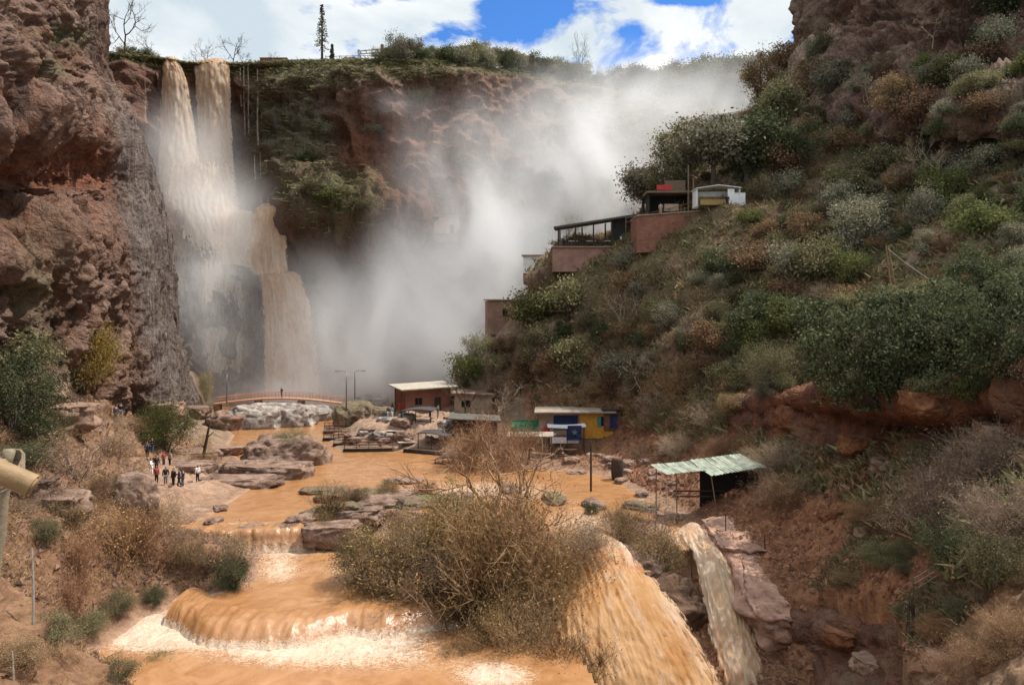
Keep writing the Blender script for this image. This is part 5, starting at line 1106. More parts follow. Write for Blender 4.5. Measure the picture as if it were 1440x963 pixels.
def street_lamp(loc, h, s, label):
    t_ = thing('street_lamp', label, 'lamp', loc, 0, 'lamps round the misty pool')
    MB().tube([(0, 0, -.6), (0, 0, h*.6), (0, 0, h)], [.12, .09, .07], 7).build('pole', STEEL, t_, smooth=True)
    MB().tube([(0, 0, h-.1), (s*.5, 0, h+.12), (s*1.3, 0, h+.15)], .05, 6).build('arm', STEEL, t_)
    b = MB(); b.box((s*1.55, 0, h+.12), (.8, .3, .16)); b.build('lamp_head', STEEL, t_, .04)
for px, yt, yb, d, s, lb in ((487,523,571,122,-1,'lamp post with its arm to the left behind the mossy rock'), (499,522,556,135,1,'lamp post with its arm to the right, deeper in the mist'), (319,526,562,140,-1,'thin lamp post at the left end of the footbridge')):
    a = at(px, yb, d); street_lamp(a, (yb-yt)*d/F, s, lb)
# huts
def hut(name, label, loc, w, dp, h, rz, wall, roof, over=.5, tilt=.04, th=.16, door=None, window=None, posts=(), cat='hut', base=2.):
    t_ = thing(name, label, cat, loc, rz)
    T_ = .22; b = MB()                                   # walls as four butted panels with real openings
    def front(y):                                        # front wall with openings cut as strips
        ops = sorted([o for o in (door, window) if o], key=lambda o: o[0]); x = -w/2
        for (ox, oz, ow, oh) in ops:
            b.box(((x+ox-ow/2)/2, y, h/2), (ox-ow/2-x, T_, h))
            if oz > 0: b.box((ox, y, oz/2), (ow, T_, oz))
            b.box((ox, y, (oz+oh+h)/2), (ow, T_, h-oz-oh)); x = ox+ow/2
        b.box(((x+w/2)/2, y, h/2), (w/2-x, T_, h))
    front(-dp/2+T_/2); b.box((0, dp/2-T_/2, h/2), (w, T_, h))
    for s in (-1, 1): b.box((s*(w/2-T_/2), 0, h/2), (T_, dp-2*T_, h))
    b.build('wall', wall, t_)
    b = MB(); b.box((0, 0, -base/2), (w-.02, dp-.02, base-.01)); b.build('plinth', R_BROWN, t_)
    b = MB(); b.box((0, -over*.3, h+th/2+.08), (w+2*over, dp+2*over, th), 0, tilt, .03); b.build('roof', roof, t_, .02)
    if door:
        b = MB(); b.box((door[0], -dp/2+.19, door[1]+door[3]/2), (door[2]-.02, .05, door[3]-.02)); d_ = b.build('door', DWOOD, t_)
        b = MB(); b.box((door[0]+door[2]*.35, -dp/2+.13, 1.0), (.06, .07, .16)); b.build('handle', STEEL, d_)
    if window:
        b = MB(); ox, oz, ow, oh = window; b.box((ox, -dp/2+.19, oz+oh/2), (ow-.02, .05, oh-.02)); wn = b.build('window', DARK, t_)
        b = MB(); b.box((ox, -dp/2-.03, oz-.04), (ow+.2, .16, .08)); b.build('sill', WOOD, wn)
        b = MB(); b.box((ox, -dp/2+.14, oz+oh/2), (.06, .05, oh-.02)); b.build('frame', WOOD, wn)
    for x, y in posts: MB().tube([(x, y, -1), (x, y, h+.05)], .08, 6).build('post', DWOOD, t_)
    return t_
h1 = at(594, 576, 122); hut('brick_hut', 'red brick hut with a broad pale flat roof by the misty pool', h1, 7.6, 6.4, 3.8, R(24), BRICK, PALE, 1.0, -.03, .22, (1.6, 0, 1.1, 2.3), (-1.6, 1.2, 1.2, 1.1), ((-4.6, -3.9), (-4.6, 0.)))
p_ = at(563, 577, 118); t_ = thing('picket_fence', 'short red picket fence in front of the brick hut', 'fence', p_, R(6))
b = MB(); b.box((1., 0, .35), (2.6, .05, .1)); b.box((1., 0, .95), (2.6, .05, .1)); b.build('rail', RED, t_)
pk = MB(); pk.box((0, -.06, .6), (.2, .04, 1.35)); pkm = pk.mesh('picket')
for k in range(8): o = obj('picket', pkm, RED, t_); o.location = (-.2+k*.34, 0, 0)
hut('beige_hut', 'beige hut with a rough flat roof right of the brick hut', at(668, 578, 119), 6.0, 4.6, 2.8, R(-4), CREAM, R_BROWN, .5, .03, .3, None, (-1.2, 1.0, 1.4, 1.0))
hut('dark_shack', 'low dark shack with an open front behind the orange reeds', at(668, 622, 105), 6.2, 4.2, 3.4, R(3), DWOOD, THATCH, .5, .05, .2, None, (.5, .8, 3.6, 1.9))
# yellow house
yh = gp(812, 613, 105.5); yh.z = at(812, 613, 105.5).z
t_ = thing('yellow_house', 'yellow house with a blue shutter under a dusty flat roof', 'house', yh, R(-3))
b = MB(); b.box((2.6, 0, 1.75), (4.6, 4, 3.5)); b.build('wall', YEL, t_)
b = MB(); b.box((-2.6, .3, 1.7), (5.8, 3.4, 3.4)); b.build('side_wall', CREAM, t_)
b = MB(); b.box((-1.7, -1.46, 2.1), (3.4, .1, 2.0)); sh_ = b.build('shutter', BLUE, t_)
b = MB(); [b.box((-1.7+x, -1.54, 2.1), (.05, .04, 2.0)) for x in (-1.1, -.4, .3, 1.)]; b.build('slat', BLUE, sh_)
b = MB(); b.box((-.4, .1, 3.72), (11.4, 5.6, .26), 0, -.012, .03); b.build('roof', ROOF, t_, .03)
b = MB(); b.box((3.6, -2.03, 2.4), (1.5, .06, 1.3)); wn = b.build('window', DARK, t_)
for x in (2.95, 4.25):
    b = MB(); b.box((x, -2.1, 2.4), (.5, .06, 1.4)); b.build('shutter', simple('teal_paint', (.06, .2, .2), .6), wn)
b = MB(); b.box((-4.9, -1.45, 1.4), (.9, .12, 2.6)); b.build('door', CREAM, t_)
b = MB(); b.box((0, .2, -1), (11, 4.2, 1.98)); b.build('plinth', R_BROWN, t_)
def canopy(name, label, loc, w, dp, h, roofm, postm, rz=0, tilt=0., cat='canopy', th=.1, posts=None, sag=0.):
    t_ = thing(name, label, cat, loc, rz)
    b = MB(); n = 6
    for i in range(n):
        u0, u1 = i/n, (i+1)/n; z = lambda u: h-sag*math.sin(math.pi*u)+tilt*(u-.5)*w
        b.slab([(-w/2+u0*w, -dp/2, z(u0)), (-w/2+u1*w, -dp/2, z(u1)), (-w/2+u1*w, dp/2, z(u1)+.15), (-w/2+u0*w, dp/2, z(u0)+.15)], th)
    b.build('roof', roofm, t_)
    for x, y in (posts or ((-.46, -.45), (.46, -.45), (-.46, .45), (.46, .45), (0, -.45))):
        MB().tube([(x*w, y*dp, -1.2), (x*w, y*dp, h-th-.02+tilt*x*w-sag*.3)], .07, 6).build('post', postm, t_)
    return t_
canopy('stall_awning', 'grey cloth awning on thin dark legs before the yellow house', yh+Vector((-1.9, -4.6, -.2)), 5.2, 2.4, 2.3, GREY, DWOOD, 0, .02, 'awning', .14, None, .15)
t_ = thing('stall_table', 'pale trestle table under the grey awning', 'table', yh+Vector((-2.2, -4.4, -.2))); b = MB(); b.box((0, 0, .85), (3.8, 1.1, .08)); b.build('tabletop', CREAM, t_)
b = MB(); b.box((0, -.58, .4), (3.8, .03, .8)); b.build('cloth', WHITE, t_)
for x in (-1.8, 1.8): MB().tube([(x, 0, -.8), (x, 0, .8)], .06, 5).build('leg', WOOD, t_)
def cloth(name, label, cat, c, w, h, mat, seed, rz=0, amp=.15, lean=0.):
    r = np.random.default_rng(seed); n = 14; u, v = np.meshgrid(np.linspace(-.5, .5, n), np.linspace(0, 1, n)); P_ = np.stack([u.ravel()*w, np.zeros(n*n), v.ravel()*h], 1)
    P_[:, 1] = amp*fbm(P_+seed, .8, 3)*2*(1.1-v.ravel())+lean*v.ravel()
    V = np.concatenate([P_, P_+[0, .05, 0]]); q = grid_faces(n, n); rim_ = np.concatenate([np.arange(n), np.arange(1, n)*n+n-1, n*n-2-np.arange(n-1), (np.arange(n-2, 0, -1))*n])
    k2 = np.roll(rim_, -1); side = np.stack([rim_, k2, k2+n*n, rim_+n*n], 1)
    o = obj(name, npmesh(name, V, np.concatenate([q[:, ::-1], q+n*n, side])), mat); o.location = c; o.rotation_euler = (0, 0, rz); return tag(o, label, cat)
cl_ = cloth('hanging_cloth', 'dark blue cloth with a white star emblem hanging from the awning end', 'cloth', yh+Vector((-.9, -5.9, .3)), 1.9, 2.0, BLUE, 3)
b = MB(); pts_ = []
for k in range(10): rr = .46 if k % 2 == 0 else .19; pts_.append((math.sin(k*math.pi/5)*rr, -.20, 1.15+math.cos(k*math.pi/5)*rr))
b.slab([(p[0], p[1], p[2]) for p in pts_], 0.0); b = MB(); n0 = len(b.v); b.v = [(p[0], -.34, p[2]) for p in pts_]+[(p[0], -.31, p[2]) for p in pts_]; b.f = [tuple(range(10)), tuple(range(19, 9, -1))]+[(i, 10+i, 10+(i+1) % 10, (i+1) % 10) for i in range(10)]
b.build('star_emblem', GREY, cl_)
cloth('green_tarpaulin', 'crumpled green tarpaulin left of the yellow house', 'tarpaulin', gp(741, 608, 106)+Vector((0, 0, -.1)), 4.4, 2.6, GREEN, 5, 0, .5, .7)
cloth('white_sheet', 'white sheet hanging beside the red cabinet', 'sheet', gp(775, 608, 104)+Vector((0, 0, .1)), 1.5, 1.6, WHITE, 8, 0, .15)
t_ = thing('red_cabinet', 'narrow red cabinet at the left corner of the yellow house', 'cabinet', gp(767, 610, 104.4)); b = MB(); b.box((0, 0, 1.1), (.95, .8, 2.4)); b.build('body', RED, t_, .04); b = MB(); b.box((0, -.43, 1.1), (.8, .05, 2.0)); d_ = b.build('door', RED, t_); b = MB(); b.box((.3, -.48, 1.1), (.05, .06, .3)); b.build('handle', STEEL, d_)
canopy('plank_shelter', 'low plank shelter with a dusty roof below the green tarpaulin', at(745, 640, 97), 6.2, 3, 2.7, ROOF, DWOOD, R(-3), .02, 'shelter', .16)
t_ = thing('dark_cabin', 'dark brown cupboard-like cabin right of the yellow house', 'cabin', gp(860, 614, 104)); b = MB(); b.box((0, 0, 1.2), (2.4, 1.8, 2.8)); b.build('body', BRUST, t_, .05); b = MB(); b.box((0, -.1, 2.75), (2.8, 2.3, .12)); b.build('roof', DWOOD, t_); b = MB(); b.box((.2, -.93, 1.1), (1.1, .06, 1.9)); b.build('door', BLUE, t_)
# tin shelter
ts = at(1000, 722, 65.)
t_ = thing('tin_shelter', 'open shelter roofed with two pale green tin sheets on thin poles', 'shelter', ts)
def corrugated(a, b_, c, d, n):                            # a-b near edge, d-c far edge, wavy across
    a, b_, c, d = map(Vector, (a, b_, c, d)); vs_, fs_ = [], []
    for i in range(n+1):
        w = .035*math.cos(i*math.pi)+random.uniform(-.02, .02)
        for t2 in (0, .5, 1):
            q_ = a.lerp(b_, i/n).lerp(d.lerp(c, i/n), t2); vs_.append((q_.x, q_.y+(random.uniform(-.12, .12) if t2 != .5 else 0), q_.z+w-(.06 if t2 == .5 else 0)))
    m_ = len(vs_); vs_ += [(x, y, z-.03) for x, y, z in vs_]
    for i in range(n):
        for k in (0, 1):
            o = i*3+k; fs_ += [(o, o+3, o+4, o+1), (m_+o, m_+o+1, m_+o+4, m_+o+3)]
        fs_ += [(i*3, m_+i*3, m_+i*3+3, i*3+3), (i*3+2, i*3+5, m_+i*3+5, m_+i*3+2)]
    q = MB(); q.v, q.f = vs_, fs_; return q
corrugated((-4.0, 0, 3.45), (-.2, .4, 3.75), (-1.4, 2.6, 4.15), (-5.0, 2.2, 3.9), 26).build('roof_sheet', TIN, t_)
corrugated((-.2, -.6, 3.45), (5.0, .2, 4.1), (3.4, 3.0, 4.75), (-1.3, 2.6, 4.25), 34).build('roof_sheet', TIN, t_)
for (xa, ya, xb, yb, z) in ((-2.9, .4, -3.0, .3, 3.5), (.6, -.5, -.1, -.4, 3.4), (4.4, .5, 4.3, .4, 4.0), (-4.4, 2.2, -4.4, 2.2, 3.8), (3.2, 2.8, 3.2, 2.8, 4.6)):
    MB().tube([(xa, ya, -1.2), (xb, yb, z)], .055, 6).build('pole', WOOD, t_)
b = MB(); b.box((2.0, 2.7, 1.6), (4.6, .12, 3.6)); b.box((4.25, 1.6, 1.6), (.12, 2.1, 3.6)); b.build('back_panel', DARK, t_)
b = MB(); b.box((-.6, 2.2, 1.5), (4.6, .08, .12)); b.box((-.6, 2.2, 1.0), (4.6, .08, .12)); b.build('rail', DWOOD, t_)
MB().tube([ts+Vector((1.9, -.2, 1.1)), ts+Vector((4.9, -.7, -.1))], .09, 6).build('loose_pole', simple('bleached_wood', (.3, .28, .24), .8))
tag(bpy.data.objects['loose_pole'], 'bleached pole lying aslant under the tin shelter', 'pole')
MB().tube([ts+Vector((-4.5, -.3, 2.3)), ts+Vector((-3.3, -.1, 2.9))], .05, 6).build('loose_stick', WOOD); tag(bpy.data.objects['loose_stick'], 'short stick jutting left beneath the smaller tin sheet', 'stick')
# rafts moored at the right of the pool
def raft(loc, rz, label, L=6.5, rails=True):
    t_ = thing('raft', label, 'raft', loc, rz, 'rafts moored on the muddy pool')
    b = MB(); [b.tube([(-L/2, y, .0), (L/2, y, .0)], .28, 8) for y in (-1, 0, 1)]; b.build('float', DWOOD, t_, smooth=True)
    b = MB(); [b.box((-L/2+.2+k*.4, 0, .36), (.34, 2.7, .08)) for k in range(int(L/.4))]; b.build('deck', WOOD, t_)
    if rails:
        for y in (-1.3, 1.3):
            b = MB(); [b.tube([(x, y, .35), (x, y, 1.35)], .05, 5) for x in np.linspace(-L/2+.2, L/2-.2, 5)]; [b.tube([(-L/2+.1, y, z), (L/2-.1, y, z)], .05, 5) for z in (.85, 1.35)]; b.build('railing', BRUST, t_)
        b = MB(); b.box((0, 0, .75), (L*.6, .5, .08)); b.box((-L*.2, 0, .55), (.1, .4, .36)); b.box((L*.2, 0, .55), (.1, .4, .36)); b.build('bench', BRUST, t_)
raft(wl(478,618,0,.1), R(4), 'farthest moored raft with red-brown railings', 4.8); raft(wl(498,626,0,.1), R(-3), 'middle moored raft with bench and railings', 5.6); raft(wl(520,633,0,.1), R(5), 'nearest long raft with a low pale rail', 7.0); raft(wl(600,636,0,.15), R(-24), 'bare grounded raft at the foot of the dark awnings', 6.0, False); raft(wl(470,608,0,.1), R(15), 'small raft tucked against the mossy rock', 3.4)
for k in range(5):
    t_ = thing('pallet', ('bottom pallet of the pale stack', 'second pallet from the bottom of the pale stack', 'middle pallet of the pale stack', 'second pallet from the top of the pale stack', 'topmost pallet of the pale stack')[k]+' beside the rafts', 'pallet', wl(557,628,0,.35+k*.42), R(4+3*(k % 2)), 'stack of pale pallets')
    b = MB(); b.box((0, 0, .3), (2.4, 1.5, .1)); b.build('top', simple('pale_plank', (.45, .36, .28), .85), t_); b = MB(); [b.box((x, 0, .12), (.16, 1.4, .24)) for x in (-1, 0, 1)]; b.build('bearer', DWOOD, t_)
for k, (px, py, w, lb) in enumerate(((590,615,5.2,'dark low awning collapsed on the mud beside the pallets'), (612,625,4.4,'dark awning with a pointed top on the mud flat'), (636,640,4.0,'black awning nearest the orange willow'))):
    canopy('low_awning', lb, gp(px, py, (CH-1.)*F/(py-HY)), w, 2.6, 1.5+.2*k, simple('dark_canvas', (.05, .045, .045), .8), DWOOD, R(-20), (.06, -.05, .08)[k], 'awning', .1, None, -.25)
for k, (px, py, lb) in enumerate(((600,590,'pale flattened carton on the mud flat'), (625,585,'long pale plank on the mud flat'), (580,592,'short plank near the mossy rock on the mud flat'))):
    b = MB(); b.box((0, 0, 0), (2.6+k*.8, .7, .16)); o = b.build('plank', simple('pale_plank', (.45, .36, .28), .85)); o.location = gp(px, py, 108-2*k)+Vector((0, 0, .2)); o.rotation_euler = (0, .04, .3*k-.2); tag(o, lb, 'plank')
for k, (px, py, w, lb) in enumerate(((858,684,1.5,'white litter sheet at the water edge'), (868,677,1.1,'white crumpled bag beside the litter sheet'), (905,690,1.3,'pale broken board left of the tin shelter'))):
    cloth('litter', lb, 'litter', gp(px, py, 78-2*k)+Vector((0, 0, .1)), w, .5, WHITE, 30+k, .3*k, .3, .4)
# posts and barrel
MB().tube([gp(831, 680, 78)-Vector((0, 0, .5)), at(831, 622, 78)], [.13, .1], 7).build('timber_post', DWOOD); tag(bpy.data.objects['timber_post'], 'dark timber post at the water edge below the yellow house', 'post')
q_ = gp(868, 662, 84); t_ = thing('barrel', 'dark upright barrel on the mud below the yellow house', 'barrel', q_); b = MB(); b.tube([(0, 0, -.2), (0, 0, .1), (0, 0, 1.1), (0, 0, 2.0), (0, 0, 2.2)], [.6, .66, .72, .66, .6], 14); b.build('body', DWOOD, t_, smooth=True); b = MB(); b.tube([(0, 0, 2.21), (0, 0, 2.3)], [.55, .5], 14); b.build('lid', BRUST, t_)
# hillside terrace
tw = at(835, 372, 124)
t_ = thing('brick_wall', 'lower brick terrace wall beneath the thatched canopy', 'wall', at(835, 372, 122)); b = MB(); b.box((0, 2, .8), (13.5, 4.6, 4.0)); b.build('wall', CLAY, t_); b = MB(); b.box((0, 1.9, 2.88), (13.9, 5.0, .16)); b.build('coping', ROOF, t_)
cn_ = thing('thatched_canopy', 'long sloping dark canopy on posts at the edge of the terrace', 'canopy', at(838, 347, 124)+Vector((0, .4, 0)))
b = MB(); b.slab([(-7.2, -2.6, 3.1), (6.6, -2.6, 5.2), (7.2, 3.4, 5.6), (-6.6, 3.4, 3.4)], .3); b.build('roof', THATCH, cn_)
pm = MB().tube([(0, 0, -.6), (0, 0, 1)], .13, 6).mesh('canopy_post')
for x, y in ((-6.4, -2.2), (-3.6, -2.2), (-.6, -2.2), (2.4, -2.2), (5.6, -2.2), (-5.8, 3), (-2, 3), (2, 3), (6, 3)):
    o = obj('post', pm, DWOOD, cn_); o.location = (x, y, 0); o.scale = (1, 1, 2.95+.152*(x+7.2)+(.3 if y > 0 else 0)-.3)
b = MB(); b.slab([(2.5, -.6, 4.3), (6.6, -.6, 4.9), (6.6, -.5, 4.9), (2.5, -.5, 4.3)], 3.2); b.build('shade_cloth', simple('dark_canvas', (.05, .045, .045), .8), cn_)
b = MB(); [b.tube([(-6.4+k*1.5, -2.25, -.2), (-6.4+k*1.5, -2.25, .9)], .04, 5) for k in range(9)]; b.tube([(-6.4, -2.25, .9), (5.6, -2.25, .9)], .05, 5); b.build('railing', DWOOD, cn_)
for k, x in enumerate((-3.9, -.9, 2.0)):
    t_ = thing('cafe_table', ('white table at the open left end of the long canopy', 'white table in the middle of the long canopy', 'white table at the dark right end of the long canopy')[k], 'table', at(838, 347, 124)+Vector((x, -.6, .0))); b = MB(); b.box((0, 0, .85), (1.5, 1., .07)); b.build('tabletop', WHITE, t_)
    for sx_ in (-.6, .6): MB().tube([(sx_, 0, -.3), (sx_, 0, .82)], .05, 5).build('leg', DWOOD, t_)
t_ = thing('brick_wall', 'upper red brick terrace wall below the white stall', 'wall', at(975, 330, 113)); b = MB(); b.slab([(-8.6, 0, 2.8), (7.4, 0, 4.0), (7.4, 6, 4.0), (-8.6, 6, 2.8)], 5.6); b.build('wall', BRICK, t_); b = MB(); b.slab([(-8.7, -.15, 2.98), (7.5, -.15, 4.18), (7.5, 6, 4.18), (-8.7, 6, 2.98)], .17); b.build('coping', ROOF, t_)
t_ = thing('terrace_railing', 'wooden railing running up the edge of the terrace', 'railing', at(880, 318, 116)); b = MB()
for z in (.6, 1.2): b.tube([(0, 0, z), (6.5, -1.6, z+1.3), (11.5, -2.6, z+2.5)], .05, 5)
b.build('rail', WOOD, t_)
for k in range(8): u = k/7*11.5; MB().tube([(u, -.235*u, -1.5+.215*u), (u, -.235*u, 1.3+.215*u)], .06, 5).build('post', WOOD, t_)
kb = at(938, 299, 116)
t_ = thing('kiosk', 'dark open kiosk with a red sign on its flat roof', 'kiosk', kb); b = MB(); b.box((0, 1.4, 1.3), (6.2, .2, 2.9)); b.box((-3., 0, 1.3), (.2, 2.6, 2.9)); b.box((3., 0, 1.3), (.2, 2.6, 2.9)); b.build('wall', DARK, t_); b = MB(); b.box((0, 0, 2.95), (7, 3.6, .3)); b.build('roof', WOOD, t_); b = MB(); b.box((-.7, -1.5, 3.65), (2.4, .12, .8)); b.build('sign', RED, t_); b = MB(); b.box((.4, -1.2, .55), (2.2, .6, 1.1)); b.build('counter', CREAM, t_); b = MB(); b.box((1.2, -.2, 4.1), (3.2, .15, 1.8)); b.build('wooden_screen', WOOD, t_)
st = at(1007, 291, 112)
t_ = thing('white_stall', 'white canvas stall with an open front on the terrace', 'stall', st); b = MB(); b.box((-3.2, 0, 1.2), (.12, 2.6, 2.6)); b.box((0, 1.3, 1.2), (6.4, .12, 2.6)); b.box((1.9, -1.2, 1.2), (1.0, .12, 2.6)); b.box((3.2, 0, 1.2), (.12, 2.6, 2.6)); b.build('canvas_wall', WHITE, t_)
b = MB(); b.slab([(-3.4, -1.5, 2.6), (0, -1.5, 3.1), (0, 1.5, 3.1), (-3.4, 1.5, 2.6)], .1); b.slab([(.01, -1.5, 3.1), (3.4, -1.5, 2.7), (3.4, 1.5, 2.7), (.01, 1.5, 3.1)], .1); b.build('canvas_roof', WHITE, t_); b = MB(); b.box((-.6, 1.0, .9), (3.4, .1, 1.6)); b.build('back_shelf', simple('ochre_goods', (.32, .22, .08), .8, .5, 6), t_); b = MB(); b.box((-.8, -1.0, .5), (3.8, .6, .8)); b.build('counter', simple('ochre_goods', (.32, .22, .08)), t_)
t_ = thing('white_screen', 'white canvas panel beside the right end of the white stall', 'screen', at(1034, 291, 111)); b = MB(); b.box((.4, 0, 1.0), (2.2, .1, 2.2)); b.build('canvas', WHITE, t_); MB().tube([(-.7, 0, -.6), (-.7, 0, 2.2)], .06, 5).build('post', WOOD, t_)
for px, lb in ((968, 'taller wooden utility pole between the kiosk and the white stall'), (975, 'shorter wooden pole close right of the taller utility pole')):
    a = at(px, 294, 114); MB().tube([a-Vector((0, 0, 1)), at(px, 232 if px == 968 else 250, 114)], [.16, .11], 7).build('utility_pole', WOOD); tag(bpy.data.objects['utility_pole' if px == 968 else 'utility_pole.001'], lb, 'pole')
# poles on the slope, slack cable
pa, pb = g(1256, 415), g(1262, 413)
t_ = thing('twin_pole', 'pair of leaning wooden poles on the open slope', 'pole', pa)
MB().tube([(0, 0, -.6), at(1246, 345, pa.y)-pa], [.12, .08], 7).build('pole', BAMB, t_); MB().tube([(pb-pa)-Vector((0, 0, .6)), at(1249, 345, pa.y)-pa], [.12, .08], 7).build('pole', BAMB, t_)
c0, c1 = at(1249, 350, pa.y), at(1470, 455, 62); MB().tube([c0.lerp(c1, u)-Vector((0, 0, 5*u*(1-u))) for u in np.linspace(0, 1, 24)], .035, 5).build('cable', simple('cable_sheath', (.3, .27, .22), .7)); tag(bpy.data.objects['cable'], 'slack pale cable from the twin poles to the right edge', 'cable')
# ruined terraces beside the falls, in the mist
for (px, py, d, w, h, lb, mt) in ((563, 312, 176, 7, 4.2, 'small clay hut with a flat roof on the misty ledge', CLAY), (600, 318, 176, 6.5, 3.6, 'low clay hut in the middle of the misty ledge', CLAY), (632, 330, 174, 6.5, 3.8, 'pale clay hut at the right end of the misty ledge', CREAM)):
    hut('clay_hut', lb, at(px, py, d), w, 5, h, R(-4), mt, ROOF, .5, .02, .3, (1., 0, 1., 2.), None)
cloth('teal_tarpaulin', 'teal tarpaulin roof showing faintly through the mist', 'tarpaulin', at(641, 288, 176), 5., 2.2, TEAL, 12, 0, .3, 2.)
MB().tube([at(604, 320, 177), at(603, 238, 177)], [.2, .14], 6).build('misty_pole', WOOD); bpy.data.objects['misty_pole'].name = 'wooden_pole'; tag(bpy.data.objects['wooden_pole'], 'thin wooden pole above the misty clay huts', 'pole')
hut('pink_house', 'pink brick house fading into the mist below the spur', at(708, 470, 138), 6.4, 5, 6.2, R(8), CLAY, ROOF, .3, 0, .25, None, (0, 3.4, 1., 1.3), cat='house')
hut('white_house', 'whitewashed hut behind the dark rounded tree in the mist', at(757, 385, 140), 5.5, 4, 3.2, R(-4), WHITE, ROOF, .3, 0, .2, None, (0, 1., 1., 1.))
# rim fence, pergola and far terrace
t_ = thing('rim_fence', 'wooden rail fence along the plateau skyline', 'fence', rimp(458, 1.5, 0)); b = MB()
for z in (.7, 1.5): b.tube([(0, 0, z), (8, 0, z+.2), (14.5, 0, z+.3)], .07, 5)
b.build('rail', WOOD, t_)
for k in range(9): MB().tube([(k*1.8, 0, -1.6), (k*1.8, 0, 1.8)], .09, 5).build('post', WOOD, t_)
t_ = thing('rim_fence', 'low thin fence left of the tall conifer on the skyline', 'fence', rimp(410, 1.5, 0)); b = MB(); b.tube([(0, 0, 1), (6.5, 0, 1.2)], .06, 5); b.build('rail', WOOD, t_); [MB().tube([(k*1.6, 0, -1), (k*1.6, 0, 1.3)], .07, 5).build('post', WOOD, t_) for k in range(5)]
t_ = thing('pergola', 'bare timber pergola with a stout post on the skyline', 'pergola', rimp(522, 1.5, 0)); b = MB(); b.tube([(-3.5, 0, 2.9), (3, 0, 3.5)], .12, 5); b.tube([(-3.5, 2, 2.9), (3, 2, 3.5)], .12, 5); [b.tube([(x, -.3, 3.2), (x, 2.4, 3.3)], .09, 5) for x in (-3, -1.5, 0, 1.5, 2.8)]; b.build('beam', WOOD, t_)
for x, y, w in ((-3.3, 0, .12), (-3.3, 2, .12), (2.8, 0, .42), (2.8, 2, .2)): MB().tube([(x, y, -1.5), (x, y, 3.4 if w < .3 else 4.6)], w, 6).build('post', WOOD, t_)
t_ = thing('rim_wall', 'low red wall on the rim right of the falls', 'wall', rimp(385, .5, 0)); b = MB(); b.box((0, 0, .3), (7, .8, 2.0)); b.build('wall', BRICK, t_); b = MB(); b.box((0, 0, 1.36), (7.2, 1., .12)); b.build('coping', ROOF, t_)
t_ = thing('far_terrace', 'long low concrete terrace on the hazy slope above the spray', 'terrace', at(1015, 170, 205)); b = MB(); b.slab([(-12, 0, .6), (13, 0, 3.6), (13, 6, 3.6), (-12, 6, .6)], .7); b.build('slab', ROOF, t_)
for k in range(6): x = -11+k*4.6; MB().tube([(x, .4, -3), (x, .4, .0+.12*(x+12))], .16, 6).build('pillar', CREAM, t_)
# bamboo rail in the foreground (the post stands on the lookout ledge, out of frame)
t_ = thing('bamboo_railing', 'bamboo rail lashed to a bamboo post in the left foreground', 'railing', (0, 0, 0))
pt, pq = at(14, 632, 3.05), at(-6, 790, 3.05); dr_ = (pq-pt).normalized(); ft = pt+dr_*1.75
b = MB(); ns = 9; b.tube([pt.lerp(ft, k/40) for k in range(41)], [.021+(.003 if k % 8 == 0 else 0)+.002*math.sin(k) for k in range(41)], 12); b.build('post', simple('grey_cane', (.2, .16, .10), .6, .4, 9.), t_, smooth=True)
ra, rb2 = at(-150, 600, 2.7), at(46, 683, 2.82); b = MB(); rr = [.044+(.006 if k in (9, 22) else 0) for k in range(31)]
b.tube([ra.lerp(rb2, k/30) for k in range(31)], rr, 16, False)
dirr = (rb2-ra).normalized(); b.tube([rb2, rb2+dirr*.004, rb2-dirr*.002, rb2-dirr*.12], [.044, .040, .033, .030], 16); b.build('rail', BAMB, t_, smooth=True)
b = MB(); cpt = at(11, 662, 3.0)
for k in range(4): b.tube([cpt+Vector((.05*math.cos(w), .06*math.sin(w), .05*math.sin(w*1.)+(k-1.5)*.016)) for w in np.linspace(0, 6.28, 16)], .007, 5, False)
b.build('lashing', simple('rope', (.2, .15, .1), .9), t_)
# stakes and wire fence
def stake(name, label, base, top, r_, mat=DWOOD, cat='stake'):
    o = MB().tube([base, base.lerp(top, .5)+Vector((r_, 0, 0)), top], [r_, r_*.9, r_*.7], 6).build(name, mat); tag(o, label, cat)
s_ = g(46, 878); stake('stake', 'thin grey stake standing alone on the lower left bank', s_-Vector((0, 0, .4)), at(45, 770, s_.y), .05, simple('bleached_wood', (.3, .28, .24)))
s_ = g(18, 955); stake('stake', 'short stake in the bottom left corner', s_-Vector((0, 0, .4)), at(17, 915, s_.y), .04, simple('bleached_wood', (.3, .28, .24)))
for px, y0, y1, d, lb in ((1075, 798, 752, 56.5, 'dark stake stuck in the crack of the pink slab'), (1020, 765, 722, 60, 'dark stake at the top of the narrow fall'), (972, 850, 780, 54.2, 'thin stake at the left side of the narrow fall')):
    stake('stake', lb, at(px, y0+14, d), at(px, y1, d), .055)
s_ = gp(1092, 735, 59.5)
sf = [gp(1284, 866, 42.5), gp(1350, 858, 40.5), gp(1440, 872, 38)]
t_ = thing('wire_fence', 'sagging wire fence on short stakes at the lower right', 'fence', sf[0])
for p in sf: q_ = p-sf[0]; MB().tube([q_-Vector((0, 0, .4)), q_+Vector((0, 0, 1.1))], .035, 5).build('post', WOOD, t_)
b = MB()
for z in (.35, .7, 1.02):
    for a_, b_ in ((0, 1), (1, 2)): b.tube([(sf[a_]-sf[0]).lerp(sf[b_]-sf[0], u)+Vector((0, 0, z-.5*u*(1-u))) for u in np.linspace(0, 1, 9)], .012, 4)
b.build('wire', simple('pale_wire', (.5, .46, .42), .5), t_)
s_ = g(1281, 905); b = MB(); r2 = np.random.default_rng(8)
